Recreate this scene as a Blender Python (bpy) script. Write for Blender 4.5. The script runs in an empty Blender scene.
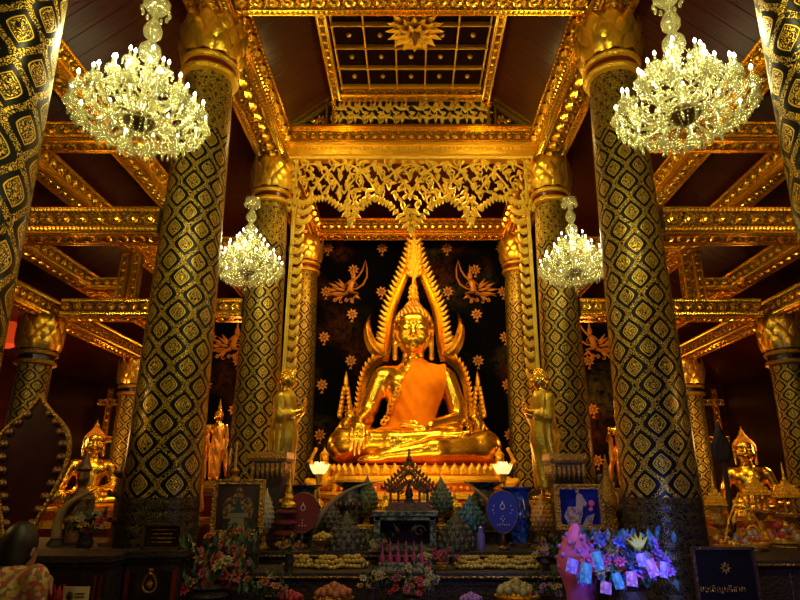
import bpy, math, random
import numpy as np
from mathutils import Vector, Matrix, Euler
R = math.radians
PI = math.pi
random.seed(7)
SC = bpy.context.scene
COL = SC.collection

# ------------------------------------------------------------------ camera
EYE = Vector((0, 0, 1.6)); PITCH = R(17.1); FPX = 600.0; PX, PY = 411.0, 300.0
cam_data = bpy.data.cameras.new('camera'); cam = bpy.data.objects.new('camera', cam_data)
COL.objects.link(cam); cam.location = EYE; cam.rotation_euler = (R(90) + PITCH, 0, 0)
cam_data.lens = 27.0; cam_data.sensor_width = 36.0; cam_data.shift_x = -(PX - 400) / 800.0
cam_data.clip_start = 0.05; cam_data.clip_end = 200
SC.camera = cam

# ------------------------------------------------------------------ world, exposure
SC.view_settings.view_transform = 'Standard'; SC.view_settings.look = 'None'
SC.view_settings.gamma = 1.0; SC.view_settings.use_curve_mapping = False
SC.view_settings.exposure = 0.38
W = bpy.data.worlds.new('night'); SC.world = W; W.use_nodes = True
W.node_tree.nodes['Background'].inputs[0].default_value = (1.0, .5, .18, 1)
W.node_tree.nodes['Background'].inputs[1].default_value = 0.012

# ------------------------------------------------------------------ lights
def light(name, kind, loc, power, color, aim=None, size=.3, spot=60, blend=.6, size_y=None):
    d = bpy.data.lights.new(name, kind); d.energy = power; d.color = color
    if kind == 'AREA':
        d.size = size
        if size_y: d.shape = 'RECTANGLE'; d.size_y = size_y
    else: d.shadow_soft_size = size
    if kind == 'SPOT': d.spot_size = R(spot); d.spot_blend = blend
    o = bpy.data.objects.new(name, d); COL.objects.link(o); o.location = loc
    if aim is not None:
        o.rotation_euler = (Vector(aim) - Vector(loc)).to_track_quat('-Z', 'Y').to_euler()
    return o
WARM = (1, .60, .20); AMBER = (1, .44, .10); CHAND = (1, .90, .42)
# spots hidden behind the carved valance, aimed at the main statue
light('statue_spot', 'AREA', (-.9, 8.45, 6.0), 55, (1, .62, .2), (0.0, 10.2, 3.3), .9, size_y=.5)
light('statue_spot', 'AREA', (.9, 8.45, 6.0), 55, (1, .62, .2), (0.1, 10.2, 3.0), .9, size_y=.5)
light('altar_uplight', 'AREA', (0, 8.35, 1.75), 10, (1, .45, .10), (0, 10.3, 3.6), 2.2, size_y=.25)
# general fill points added behind and above the camera, no fixtures
for x in (-2.0, 2.0):
    light('front_fill', 'POINT', (x, -.8, 4.6), 75, (1, .84, .36), size=.12)
light('front_fill', 'POINT', (0, 2.3, 4.9), 55, (1, .86, .38), size=.12)  # extra fill added out of view, grazing the beams for contrast
light('aisle_spot', 'SPOT', (4.6, 9.9, 1.5), 50, (1, .72, .2), (5.1, 11.2, 2.4), .05, 50, .6)
light('beam_spot', 'SPOT', (0, 8.6, 5.8), 75, (1, .26, .04), (0, 11.2, 6.1), .08, 140, .8)
for x in (-1.1, 1.1): light('coffer_fill', 'POINT', (x, 7.35, 6.25), 13, (1, .70, .22), size=.08)  # unseen fill points added to brighten the coffer ribs and studs
# amber aisle lamps standing behind the outer altars
for s in (-1, 1):
    light('aisle_lamp', 'SPOT', (s * 4.4, 8.3, 3.4), 48, (1, .50, .12), (s * 4.9, 10.4, 1.9), .08, 75, .7)
    light('aisle_uplight', 'POINT', (s * 5.9, 9.6, 2.3), 42, AMBER, size=.15)
    light('aisle_uplight', 'POINT', (s * 3.2, 10.9, 2.9), 26, (1, .36, .08), size=.15)
    light('aisle_uplight', 'POINT', (s * 4.3, 4.0, 2.6), 24, (1, .60, .2), size=.2)
light('blue_tube', 'AREA', (1.55, 3.3, 1.35), 13.0, (.16, .22, 1), (1.75, 5.2, .95), .5, size_y=.08)
light('blue_tube', 'AREA', (.75, 5.2, 1.0), .5, (.12, .25, 1), (.9, 6.2, 1.45), .4, size_y=.06)

# ------------------------------------------------------------------ helpers
def at(px, py, Y):
    """world point on the depth Y seen at a pixel of the 800 x 600 photograph"""
    u = (px - PX) / FPX; v = (PY - py) / FPX
    d = Vector((u, math.cos(PITCH) - v * math.sin(PITCH), math.sin(PITCH) + v * math.cos(PITCH)))
    return EYE + d * (Y / d.y)
def mpp(Y, py=500):
    """metres per pixel at depth Y, near picture row py"""
    return abs(at(PX + 1, py, Y).x)

def tag(o, label=None, cat=None, group=None, kind=None):
    if label: o['label'] = label
    if cat: o['category'] = cat
    if group: o['group'] = group
    if kind: o['kind'] = kind
    return o
def empty(name, loc=(0, 0, 0), rz=0, label=None, cat=None, group=None, kind=None):
    o = bpy.data.objects.new(name, None); COL.objects.link(o)
    o.empty_display_size = .1
    o.location = loc; o.rotation_euler = (0, 0, rz)
    return tag(o, label, cat, group, kind)
def copy_tree(o, parent=None, loc=None, rz=None, scale=None, label=None, group=None):
    c = o.copy(); COL.objects.link(c)
    if parent is not None: c.parent = parent
    if loc is not None: c.location = loc
    if rz is not None: c.rotation_euler = (0, 0, rz)
    if scale is not None: c.scale = scale if hasattr(scale, '__len__') else (scale,) * 3
    if label: c['label'] = label
    if group: c['group'] = group
    for ch in list(o.children): copy_tree(ch, c)
    return c

class MB:
    def __init__(s): s.v = []; s.f = []; s.m = []; s.uv = {}
    def add(s, vs, fs, mi=0, M=None):
        n = len(s.v)
        if M is not None: vs = [M @ Vector(p) for p in vs]
        s.v += [tuple(p) for p in vs]; s.f += [tuple(i + n for i in f) for f in fs]; s.m += [mi] * len(fs)
    def box(s, c, d, mi=0, M=None, rz=0):
        x, y, z = d[0] / 2, d[1] / 2, d[2] / 2
        vs = [Vector((a * x, b * y, e * z)) for a in (-1, 1) for b in (-1, 1) for e in (-1, 1)]
        if rz: vs = [Matrix.Rotation(rz, 3, 'Z') @ p for p in vs]
        vs = [p + Vector(c) for p in vs]
        s.add(vs, [(0, 1, 3, 2), (4, 6, 7, 5), (0, 4, 5, 1), (2, 3, 7, 6), (0, 2, 6, 4), (1, 5, 7, 3)], mi, M)
    def lathe(s, prof, seg=24, c=(0, 0, 0), mi=0, M=None, sx=1, sy=1, cap=True):
        vs = []; fs = []
        for r, z in prof:
            for k in range(seg):
                a = 2 * PI * k / seg; vs.append((c[0] + r * sx * math.cos(a), c[1] + r * sy * math.sin(a), c[2] + z))
        for i in range(len(prof) - 1):
            for k in range(seg):
                k2 = (k + 1) % seg
                fs.append((i * seg + k, i * seg + k2, (i + 1) * seg + k2, (i + 1) * seg + k))
        if cap:
            fs.append(tuple(range(seg - 1, -1, -1))); fs.append(tuple((len(prof) - 1) * seg + k for k in range(seg)))
        s.add(vs, fs, mi, M)
    def ball(s, c, r, mi=0, seg=10, rings=6, sc=(1, 1, 1), M=None):
        vs = [(c[0], c[1], c[2] - r * sc[2])]
        for i in range(1, rings):
            t = -PI / 2 + PI * i / rings
            for k in range(seg):
                a = 2 * PI * k / seg
                vs.append((c[0] + r * sc[0] * math.cos(t) * math.cos(a), c[1] + r * sc[1] * math.cos(t) * math.sin(a), c[2] + r * sc[2] * math.sin(t)))
        vs.append((c[0], c[1], c[2] + r * sc[2])); n = len(vs) - 1; fs = []
        for k in range(seg):
            k2 = (k + 1) % seg
            fs.append((0, 1 + k2, 1 + k))
            for i in range(rings - 2):
                a = 1 + i * seg
                fs.append((a + k, a + k2, a + seg + k2, a + seg + k))
            a = 1 + (rings - 2) * seg; fs.append((a + k, a + k2, n))
        s.add(vs, fs, mi, M)
    def tube(s, pts, rad, seg=6, mi=0, M=None, flat=1.0):
        pts = [Vector(p) for p in pts]; n = len(pts)
        if not hasattr(rad, '__len__'): rad = [rad] * n
        vs = []; up = Vector((0, 0, 1)); prev = None
        for i, p in enumerate(pts):
            t = (pts[min(i + 1, n - 1)] - pts[max(i - 1, 0)])
            if t.length < 1e-9: t = Vector((0, 0, 1))
            t.normalize()
            if prev is None:
                a = up if abs(t.dot(up)) < .95 else Vector((0, 1, 0))
                u = t.cross(a).normalized()
            else:
                u = (prev - t * prev.dot(t)); u = u.normalized() if u.length > 1e-6 else t.orthogonal().normalized()
            prev = u; w = t.cross(u)
            for k in range(seg):
                a = 2 * PI * k / seg
                vs.append(p + (u * math.cos(a) + w * math.sin(a) * flat) * max(rad[i], 1e-4))
        fs = [(i * seg + k, i * seg + (k + 1) % seg, (i + 1) * seg + (k + 1) % seg, (i + 1) * seg + k) for i in range(n - 1) for k in range(seg)]
        fs.append(tuple(range(seg - 1, -1, -1))); fs.append(tuple((n - 1) * seg + k for k in range(seg)))
        s.add(vs, fs, mi, M)
    def prism(s, outline, t, mi=0, M=None, bev=0.0):
        """outline in XZ, thickness t along Y (front at -t/2); bev gives a pillowed front"""
        n = len(outline); cx = sum(p[0] for p in outline) / n; cz = sum(p[1] for p in outline) / n
        vs = [(x, -t / 2 + (t * .5 if bev else 0), z) for x, z in outline] + [(x, t / 2, z) for x, z in outline]
        fs = [(i, n + i, n + (i + 1) % n, (i + 1) % n) for i in range(n)]
        fs.append(tuple(range(2 * n - 1, n - 1, -1)))
        if bev:
            vs += [(cx + (x - cx) * (1 - bev), -t / 2, cz + (z - cz) * (1 - bev)) for x, z in outline]
            fs += [(i, (i + 1) % n, 2 * n + (i + 1) % n, 2 * n + i) for i in range(n)]
            fs.append(tuple(range(2 * n, 3 * n)))
        else: fs.append(tuple(range(n)))
        s.add(vs, fs, mi, M)
    def build(s, name, mat, parent=None, smooth=False, loc=None, rz=0):
        me = bpy.data.meshes.new(name); me.from_pydata(s.v, [], s.f)
        mats = mat if isinstance(mat, (list, tuple)) else [mat]
        for m in mats: me.materials.append(m)
        if len(mats) > 1: me.polygons.foreach_set('material_index', s.m)
        if smooth:
            me.polygons.foreach_set('use_smooth', [True] * len(me.polygons))
            if smooth != 'all':
                try: me.set_sharp_from_angle(angle=R(45))
                except Exception: pass
        me.update()
        o = bpy.data.objects.new(name, me); COL.objects.link(o)
        if parent is not None: o.parent = parent
        if loc is not None: o.location = loc
        if rz: o.rotation_euler = (0, 0, rz)
        return o

# ------------------------------------------------------------------ signed distance figures
def surface_nets(V, lo, h):
    s = V < 0
    nx, ny, nz = V.shape
    acc = np.zeros((nx - 1, ny - 1, nz - 1, 3)); cnt = np.zeros((nx - 1, ny - 1, nz - 1))
    corners = [(i, j, k) for i in (0, 1) for j in (0, 1) for k in (0, 1)]
    sl = lambda c: (slice(c[0], nx - 1 + c[0]), slice(c[1], ny - 1 + c[1]), slice(c[2], nz - 1 + c[2]))
    for a in corners:
        for ax in range(3):
            if a[ax]: continue
            b = list(a); b[ax] = 1; b = tuple(b)
            va, vb = V[sl(a)], V[sl(b)]
            m = (va < 0) != (vb < 0)
            t = np.where(m, va / np.where(m, va - vb, 1), 0)
            for d in range(3): acc[..., d] += np.where(m, a[d] + (t if d == ax else 0), 0)
            cnt += m
    act = cnt > 0
    idx = -np.ones(act.shape, int); idx[act] = np.arange(act.sum())
    ijk = np.argwhere(act)
    P = (ijk + acc[act] / cnt[act][:, None]) * h + np.array(lo)
    F = []
    for ax in range(3):
        o1, o2 = [(1, 2), (2, 0), (0, 1)][ax]
        a = [slice(None)] * 3; b = [slice(None)] * 3
        a[ax] = slice(0, -1); b[ax] = slice(1, None)
        sa, sb = s[tuple(a)], s[tuple(b)]
        e = np.argwhere(sa != sb)
        e = e[(e[:, o1] > 0) & (e[:, o2] > 0) & (e[:, o1] < V.shape[o1] - 1) & (e[:, o2] < V.shape[o2] - 1)]
        ins = sa[e[:, 0], e[:, 1], e[:, 2]]
        def g(d1, d2):
            q = e.copy(); q[:, o1] += d1; q[:, o2] += d2
            return idx[q[:, 0], q[:, 1], q[:, 2]]
        quad = np.stack([g(-1, -1), g(0, -1), g(0, 0), g(-1, 0)], 1)
        quad[~ins] = quad[~ins][:, ::-1]
        F.append(quad)
    return P, np.concatenate(F)
class Body:
    """smooth union of tapered capsules and ellipsoids"""
    def __init__(s): s.p = []
    def cap(s, a, b, ra, rb=None, k=.05): s.p.append(('c', np.array(a, float), np.array(b, float), ra, ra if rb is None else rb, k)); return s
    def path(s, pts, rs, k=.05):
        for i in range(len(pts) - 1): s.cap(pts[i], pts[i + 1], rs[i], rs[i + 1], k)
        return s
    def ell(s, c, r, k=.05, rot=None):
        m = np.array(Euler(rot).to_matrix()) if rot else np.eye(3)
        s.p.append(('e', np.array(c, float), np.array(r, float), m, None, k)); return s
    def cut(s, c, r, k=.03): s.p.append(('x', np.array(c, float), np.array(r, float), np.eye(3), None, k)); return s
    def field(s, X):
        D = None
        for p in s.p:
            if p[0] == 'c':
                a, b, ra, rb, k = p[1:]
                ab = b - a; L = max(ab @ ab, 1e-9)
                t = np.clip(((X - a) @ ab) / L, 0, 1)
                d = np.linalg.norm(X - a - t[..., None] * ab, axis=-1) - (ra + (rb - ra) * t)
            else:
                c, r, m, _, k = p[1:]
                q = (X - c) @ m / r
                n = np.linalg.norm(q, axis=-1); g = np.linalg.norm(q / r, axis=-1)
                d = n * (n - 1) / np.maximum(g, 1e-6)
            if D is None: D = d
            elif p[0] == 'x':
                hh = np.maximum(k - np.abs(D + d), 0) / k; D = np.maximum(D, -d) + hh * hh * k * .25
            else:
                hh = np.maximum(k - np.abs(D - d), 0) / k; D = np.minimum(D, d) - hh * hh * k * .25
        return D
    def bounds(s, pad):
        lo = np.full(3, 1e9); hi = -lo
        for p in s.p:
            if p[0] == 'x': continue
            if p[0] == 'c':
                for q, r in ((p[1], p[3]), (p[2], p[4])): lo = np.minimum(lo, q - r); hi = np.maximum(hi, q + r)
            else: r = max(p[2]); lo = np.minimum(lo, p[1] - r); hi = np.maximum(hi, p[1] + r)
        return lo - pad, hi + pad
    def mesh(s, name, mat, parent, h, off=0, mask=None, disp=None, solid=0, deci=None):
        lo, hi = s.bounds(abs(off) + 2.5 * h)
        n = np.ceil((hi - lo) / h).astype(int) + 1
        g = np.stack(np.meshgrid(*[lo[i] + h * np.arange(n[i]) for i in range(3)], indexing='ij'), -1)
        V = s.field(g) - off
        if disp is not None: V = V - disp(g)
        P, F = surface_nets(V, lo, h)
        if mask is not None:
            ctr = P[F].mean(1); F = F[mask(ctr)]
            used = np.unique(F); mp = -np.ones(len(P), int); mp[used] = np.arange(len(used)); P = P[used]; F = mp[F]
        me = bpy.data.meshes.new(name); me.from_pydata(P.tolist(), [], F.tolist())
        me.materials.append(mat); me.polygons.foreach_set('use_smooth', [True] * len(me.polygons)); me.update()
        o = bpy.data.objects.new(name, me); COL.objects.link(o); o.parent = parent
        if solid:
            md = o.modifiers.new('thickness', 'SOLIDIFY'); md.thickness = solid; md.offset = -1
        return o

# ------------------------------------------------------------------ materials
def newmat(name):
    m = bpy.data.materials.new(name); m.use_nodes = True
    nt = m.node_tree; b = nt.nodes['Principled BSDF']
    return m, nt, b
def N(nt, t, **kw):
    n = nt.nodes.new(t)
    for k, v in kw.items():
        if k in ('op',): n.operation = v
        elif k == 'ins':
            for i, x in v.items():
                if hasattr(x, 'is_output') or isinstance(x, bpy.types.NodeSocket): nt.links.new(x, n.inputs[i])
                else: n.inputs[i].default_value = x
        else: setattr(n, k, v)
    return n
def mth(nt, op, a, b=None, c=None):
    ins = {0: a}
    if b is not None: ins[1] = b
    if c is not None: ins[2] = c
    return N(nt, 'ShaderNodeMath', op=op, ins=ins).outputs[0]
def mixc(nt, f, a, b):
    n = nt.nodes.new('ShaderNodeMix'); n.data_type = 'RGBA'
    for i, x in ((0, f), (6, a), (7, b)):
        if isinstance(x, bpy.types.NodeSocket): nt.links.new(x, n.inputs[i])
        else: n.inputs[i].default_value = x
    return n.outputs[2]
def step(nt, x, lo, hi):
    n = N(nt, 'ShaderNodeMapRange', ins={0: x, 1: lo, 2: hi, 3: 0.0, 4: 1.0}); n.clamp = True; return n.outputs[0]
def plain(name, col, rough=.5, metal=0, bump=None, emit=None, estr=1, var=0, coat=0, bscale=20, bstr=.3):
    m, nt, b = newmat(name)
    b.inputs['Base Color'].default_value = (*col, 1); b.inputs['Roughness'].default_value = rough
    b.inputs['Metallic'].default_value = metal
    if coat: b.inputs['Coat Weight'].default_value = coat
    tc = N(nt, 'ShaderNodeTexCoord').outputs['Object']
    if var:
        nz = N(nt, 'ShaderNodeTexNoise', ins={'Vector': tc, 'Scale': 6.0, 'Detail': 5.0})
        c = mixc(nt, step(nt, nz.outputs[0], .35, .65), (*[x * (1 - var) for x in col], 1), (*[min(1, x * (1 + var * .6)) for x in col], 1))
        nt.links.new(c, b.inputs['Base Color'])
    if bump:
        nz = N(nt, 'ShaderNodeTexNoise' if bump == 'noise' else 'ShaderNodeTexVoronoi', ins={'Vector': tc, 'Scale': float(bscale)})
        bp = N(nt, 'ShaderNodeBump', ins={'Height': nz.outputs[0], 'Strength': bstr, 'Distance': .02})
        nt.links.new(bp.outputs[0], b.inputs['Normal'])
    if emit:
        b.inputs['Emission Color'].default_value = (*emit, 1); b.inputs['Emission Strength'].default_value = estr
    return m
def carved(name, col, dark, scale=38, rough=.32, metal=.85, lo=.02, hi=.11, bstr=.7):
    """gilded carving: raised gold scrollwork, with crevice shadow between it painted into the colour"""
    m, nt, b = newmat(name)
    tc = N(nt, 'ShaderNodeTexCoord').outputs['Object']
    nz = N(nt, 'ShaderNodeTexNoise', ins={'Vector': tc, 'Scale': scale * .4, 'Detail': 2.0})
    warp = N(nt, 'ShaderNodeVectorMath', op='MULTIPLY_ADD', ins={0: nz.outputs[1], 1: (.05, .05, .05), 2: tc})
    vo = N(nt, 'ShaderNodeTexVoronoi', feature='DISTANCE_TO_EDGE', ins={'Vector': warp.outputs[0], 'Scale': float(scale)})
    f = step(nt, vo.outputs[0], lo, hi)
    nt.links.new(mixc(nt, f, (*dark, 1), (*col, 1)), b.inputs['Base Color'])
    nt.links.new(mth(nt, 'MULTIPLY', f, metal), b.inputs['Metallic'])
    b.inputs['Roughness'].default_value = rough
    bp = N(nt, 'ShaderNodeBump', ins={'Height': step(nt, vo.outputs[0], 0, .25), 'Strength': bstr, 'Distance': .012})
    nt.links.new(bp.outputs[0], b.inputs['Normal'])
    return m
def lattice(name, sc_u=7.0, sc_v=1.0 / .32, fine=False, gold=(.98, .66, .06), black=(.006, .006, .005)):
    """black lacquer pillar with gilt ogee lattice, driven by object-space angle and height"""
    m, nt, b = newmat(name)
    tc = N(nt, 'ShaderNodeTexCoord').outputs['Object']
    sp = N(nt, 'ShaderNodeSeparateXYZ', ins={0: tc}).outputs
    ang = mth(nt, 'DIVIDE', mth(nt, 'ARCTAN2', sp[1], sp[0]), 2 * PI)
    u = mth(nt, 'MULTIPLY', ang, sc_u); v = mth(nt, 'MULTIPLY', sp[2], sc_v)
    # ogee cells: pointed above and below, round at the sides
    a = mth(nt, 'ADD', u, v); c = mth(nt, 'SUBTRACT', u, v)
    pa = mth(nt, 'SUBTRACT', a, mth(nt, 'ROUND', a)); pc = mth(nt, 'SUBTRACT', c, mth(nt, 'ROUND', c))
    du = mth(nt, 'ABSOLUTE', mth(nt, 'MULTIPLY', mth(nt, 'ADD', pa, pc), .5)); dv = mth(nt, 'ABSOLUTE', mth(nt, 'MULTIPLY', mth(nt, 'SUBTRACT', pa, pc), .5))
    og = mth(nt, 'MULTIPLY', mth(nt, 'SUBTRACT', 1.0, mth(nt, 'COSINE', mth(nt, 'MULTIPLY', dv, 2 * PI))), .25)
    md = mth(nt, 'ADD', du, mth(nt, 'ADD', mth(nt, 'MULTIPLY', dv, .35), mth(nt, 'MULTIPLY', og, .65)))
    vf = N(nt, 'ShaderNodeTexVoronoi', ins={'Vector': tc, 'Scale': 26.0})
    arcs = step(nt, mth(nt, 'SINE', mth(nt, 'MULTIPLY', vf.outputs[0], 26.0)), -.35, .15)
    cv = N(nt, 'ShaderNodeCombineXYZ', ins={0: mth(nt, 'MULTIPLY', u, 1.0), 1: v, 2: 0.0})
    # the u seam closes because sc_u is whole: use sin/cos instead for the scroll noise
    vo = N(nt, 'ShaderNodeTexVoronoi', feature='DISTANCE_TO_EDGE', ins={'Vector': tc, 'Scale': 52.0 if not fine else 46.0})
    vo2 = N(nt, 'ShaderNodeTexVoronoi', ins={'Vector': tc, 'Scale': 85.0})
    scroll = mth(nt, 'MULTIPLY', arcs, step(nt, vo.outputs[0], .03, .08))
    ring = step(nt, mth(nt, 'ABSOLUTE', mth(nt, 'SINE', mth(nt, 'MULTIPLY', md, 30.0 if not fine else 20.0))), .25, .5)
    fil = mth(nt, 'MULTIPLY', scroll, mth(nt, 'ADD', .25, mth(nt, 'MULTIPLY', ring, .75)))
    med = mth(nt, 'SUBTRACT', 1.0, step(nt, md, .22, .235))
    edge = mth(nt, 'MULTIPLY', step(nt, md, .225, .23), mth(nt, 'SUBTRACT', 1.0, step(nt, md, .25, .26)))
    band = step(nt, md, .40, .41)
    band_s = mth(nt, 'MULTIPLY', band, scroll)
    if fine: f = mth(nt, 'MULTIPLY', scroll, step(nt, md, .05, .2))
    else:
        f = mth(nt, 'MAXIMUM', mth(nt, 'MULTIPLY', med, fil), mth(nt, 'MULTIPLY', band_s, .8))
        f = mth(nt, 'MAXIMUM', f, mth(nt, 'MULTIPLY', edge, .85))
    nt.links.new(mixc(nt, f, (*black, 1), (*gold, 1)), b.inputs['Base Color'])
    nt.links.new(mth(nt, 'MULTIPLY', f, .97), b.inputs['Metallic'])
    nt.links.new(mth(nt, 'MULTIPLY_ADD', f, .12, .28), b.inputs['Roughness'])
    b.inputs['Specular IOR Level'].default_value = .14
    bp = N(nt, 'ShaderNodeBump', ins={'Height': f, 'Strength': .5, 'Distance': .006})
    nt.links.new(bp.outputs[0], b.inputs['Normal'])
    return m
def maroon_planks():
    m, nt, b = newmat('maroon_planks')
    tc = N(nt, 'ShaderNodeTexCoord').outputs['Object']
    sp = N(nt, 'ShaderNodeSeparateXYZ', ins={0: tc}).outputs
    st = mth(nt, 'FRACT', mth(nt, 'MULTIPLY', sp[1], 4.5))
    seam = step(nt, st, .02, .06)
    nz = N(nt, 'ShaderNodeTexNoise', ins={'Vector': N(nt, 'ShaderNodeVectorMath', op='MULTIPLY', ins={0: tc, 1: (1.2, 14, 1.2)}).outputs[0], 'Scale': 2.0, 'Detail': 4.0})
    c = mixc(nt, nz.outputs[0], (.022, .003, .002, 1), (.07, .010, .004, 1))
    nt.links.new(mixc(nt, seam, (.01, .002, .001, 1), c), b.inputs['Base Color'])
    b.inputs['Roughness'].default_value = .3; b.inputs['Specular IOR Level'].default_value = .22
    bp = N(nt, 'ShaderNodeBump', ins={'Height': mth(nt, 'ADD', nz.outputs[0], seam), 'Strength': .35, 'Distance': .01})
    nt.links.new(bp.outputs[0], b.inputs['Normal'])
    return m
def crystal():
    m, nt, b = newmat('chandelier_crystal')
    b.inputs['Base Color'].default_value = (.88, .88, .50, 1); b.inputs['Roughness'].default_value = .13; b.inputs['Metallic'].default_value = .7
    b.inputs['Specular IOR Level'].default_value = 1.0
    tr = N(nt, 'ShaderNodeBsdfTransparent'); mx = N(nt, 'ShaderNodeMixShader', ins={0: .42})
    tl = N(nt, 'ShaderNodeBsdfTranslucent', ins={0: (.6, .58, .32, 1)}); m2 = N(nt, 'ShaderNodeMixShader', ins={0: .28})
    out = nt.nodes['Material Output']
    nt.links.new(b.outputs[0], m2.inputs[1]); nt.links.new(tl.outputs[0], m2.inputs[2])
    nt.links.new(m2.outputs[0], mx.inputs[1]); nt.links.new(tr.outputs[0], mx.inputs[2])
    nt.links.new(mx.outputs[0], out.inputs[0])
    return m
def mottled(name, stops, scale, rough=.5, metal=0):
    """small leaf/petal pieces in mixed dyes"""
    m, nt, b = newmat(name)
    tc = N(nt, 'ShaderNodeTexCoord').outputs['Object']
    vo = N(nt, 'ShaderNodeTexVoronoi', ins={'Vector': tc, 'Scale': float(scale)})
    sp = N(nt, 'ShaderNodeSeparateXYZ', ins={0: vo.outputs['Color']}).outputs
    cr = nt.nodes.new('ShaderNodeValToRGB'); cr.color_ramp.interpolation = 'CONSTANT'
    el = cr.color_ramp.elements
    while len(el) < len(stops): el.new(.5)
    for i, c in enumerate(stops): el[i].position = i / len(stops); el[i].color = (*c, 1)
    nt.links.new(sp[0], cr.inputs[0]); nt.links.new(cr.outputs[0], b.inputs['Base Color'])
    b.inputs['Roughness'].default_value = rough; b.inputs['Metallic'].default_value = metal
    return m

GOLD = plain('polished_gold', (1.0, .60, .035), .25, .97, bump='noise', bscale=5, bstr=.06)
GOLD2 = plain('gilt_ornament', (.97, .58, .035), .36, .85, bump='voronoi', bscale=60, bstr=.5)
BEAM = carved('gilded_beam', (.60, .31, .02), (.012, .004, .001), 34, metal=.97, rough=.3, lo=.05, hi=.2, bstr=1.0)  # near-black gap colour stands in for shadow between the gilded carving
BEAMLO = plain('gilt_boss', (1.0, .64, .05), .25, .97)
FRET = plain('gilt_fretwork', (.95, .66, .07), .40, .8, bump='voronoi', bscale=70, bstr=.6)
LATT = lattice('lacquer_lattice')
LATF = lattice('lacquer_fine_band', 14.0, 6.2, True)
LACQ = plain('black_lacquer', (.008, .006, .005), .25, 0, coat=.3)
MAROON = maroon_planks()
MARPAN = plain('maroon_panel', (.028, .003, .003), .35, var=.4)
DARKRED = plain('dark_red_lacquer', (.12, .012, .006), .3, var=.3)
DARKWOOD = plain('dark_carved_wood', (.016, .007, .004), .6, bump='voronoi', bscale=45, bstr=.3)
BRONZE = plain('dark_bronze', (.16, .085, .035), .42, .8, bump='noise', bscale=40, bstr=.5)
AGED = plain('aged_gilt', (.45, .24, .03), .42, .8, bump='voronoi', bscale=50, bstr=.6)
CRYS = crystal()
BULB = plain('lit_candle_bulb', (1, 1, 1), .4, emit=(1, .93, .72), estr=14)
def leaf(m, c, ang, L, w, M0, mi=0, t=.02):
    o = [(0, -L * .1), (w * .5, L * .2), (w * .38, L * .55), (0, L), (-w * .38, L * .55), (-w * .5, L * .2)]
    m.prism(o, t, mi, M0 @ Matrix.Translation((c[0], 0, c[1])) @ Matrix.Rotation(-ang + PI / 2, 4, 'Y'), bev=.5)
def spiral(m, c, r, a0, turns, M0, rad=.012, mi=0):
    pts = []; n = int(14 * turns)
    for i in range(n + 1):
        t = i / n; rr = r * (1 - .82 * t); a = a0 + 2 * PI * turns * t
        pts.append((c[0] + rr * math.cos(a), 0, c[1] + rr * math.sin(a)))
    m.tube(pts, [rad * (1 - .4 * i / n) for i in range(n + 1)], 5, mi, M0)

# ------------------------------------------------------------------ room shell
m = MB(); m.box((0, 5, -.05), (14.4, 18.4, .1)); floor = tag(m.build('floor', plain('dark_red_carpet', (.05, .008, .006), .9)), kind='structure')
def mural_mat():
    m, nt, b = newmat('painted_mural')
    tc = N(nt, 'ShaderNodeTexCoord').outputs['Object']
    n1 = N(nt, 'ShaderNodeTexNoise', ins={'Vector': tc, 'Scale': .75, 'Detail': 1.0}).outputs[0]
    n2 = N(nt, 'ShaderNodeTexNoise', ins={'Vector': tc, 'Scale': 7.0, 'Detail': 6.0, 'Roughness': .75}).outputs[0]
    f = mth(nt, 'MULTIPLY', step(nt, n1, .48, .68), step(nt, n2, .40, .75))
    n3 = N(nt, 'ShaderNodeTexNoise', ins={'Vector': tc, 'Scale': .9, 'Detail': 0.0}).outputs[0]
    c = mixc(nt, step(nt, n3, .45, .55), (.10, .085, .02, 1), (.13, .04, .012, 1))
    nt.links.new(mixc(nt, f, (.0015, .0018, .002, 1), c), b.inputs['Base Color'])
    b.inputs['Roughness'].default_value = .9; b.inputs['Specular IOR Level'].default_value = .03
    return m
m = MB(); m.box((0, 12.1, 3.7), (9.0, .2, 7.4)); wall = tag(m.build('wall_back', mural_mat()), kind='structure')
MURGOLD = plain('mural_gold_paint', (.52, .21, .022), .5, .3)
def blossom(m, c, r, y):
    for k in range(8):
        a = k * PI / 4 + .2
        M = Matrix.Translation((c[0] + math.cos(a) * r * .58, y, c[1] + math.sin(a) * r * .58)) @ Matrix.Rotation(-a + PI / 2, 4, 'Y')
        m.prism([(0, -r * .33), (r * .2, 0), (0, r * .40), (-r * .2, 0)], .02, M=M)
    m.ball((c[0], y, c[1]), r * .24, seg=6, rings=4, sc=(1, .5, 1))
    m.prism([(c[0] - r * .1, c[1] - r), (c[0] + r * .1, c[1] - r), (c[0] + r * .25, c[1] - r * 1.45), (c[0], c[1] - r * 1.25), (c[0] - r * .25, c[1] - r * 1.45)], .02, M=Matrix.Translation((0, y, 0)))
m = MB()
for i in range(11):
    z = 6.45 - i * .49
    xs = (-4.1, -2.95, -1.78, -.62, .77, 1.93, 3.05, 4.15) if i % 2 == 0 else (-3.5, -2.4, -1.22, .05, 1.36, 2.5, 3.6)
    for x in xs: blossom(m, (x, z), .125, 11.985)
m.build('flower_pattern', MURGOLD, wall)
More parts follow.
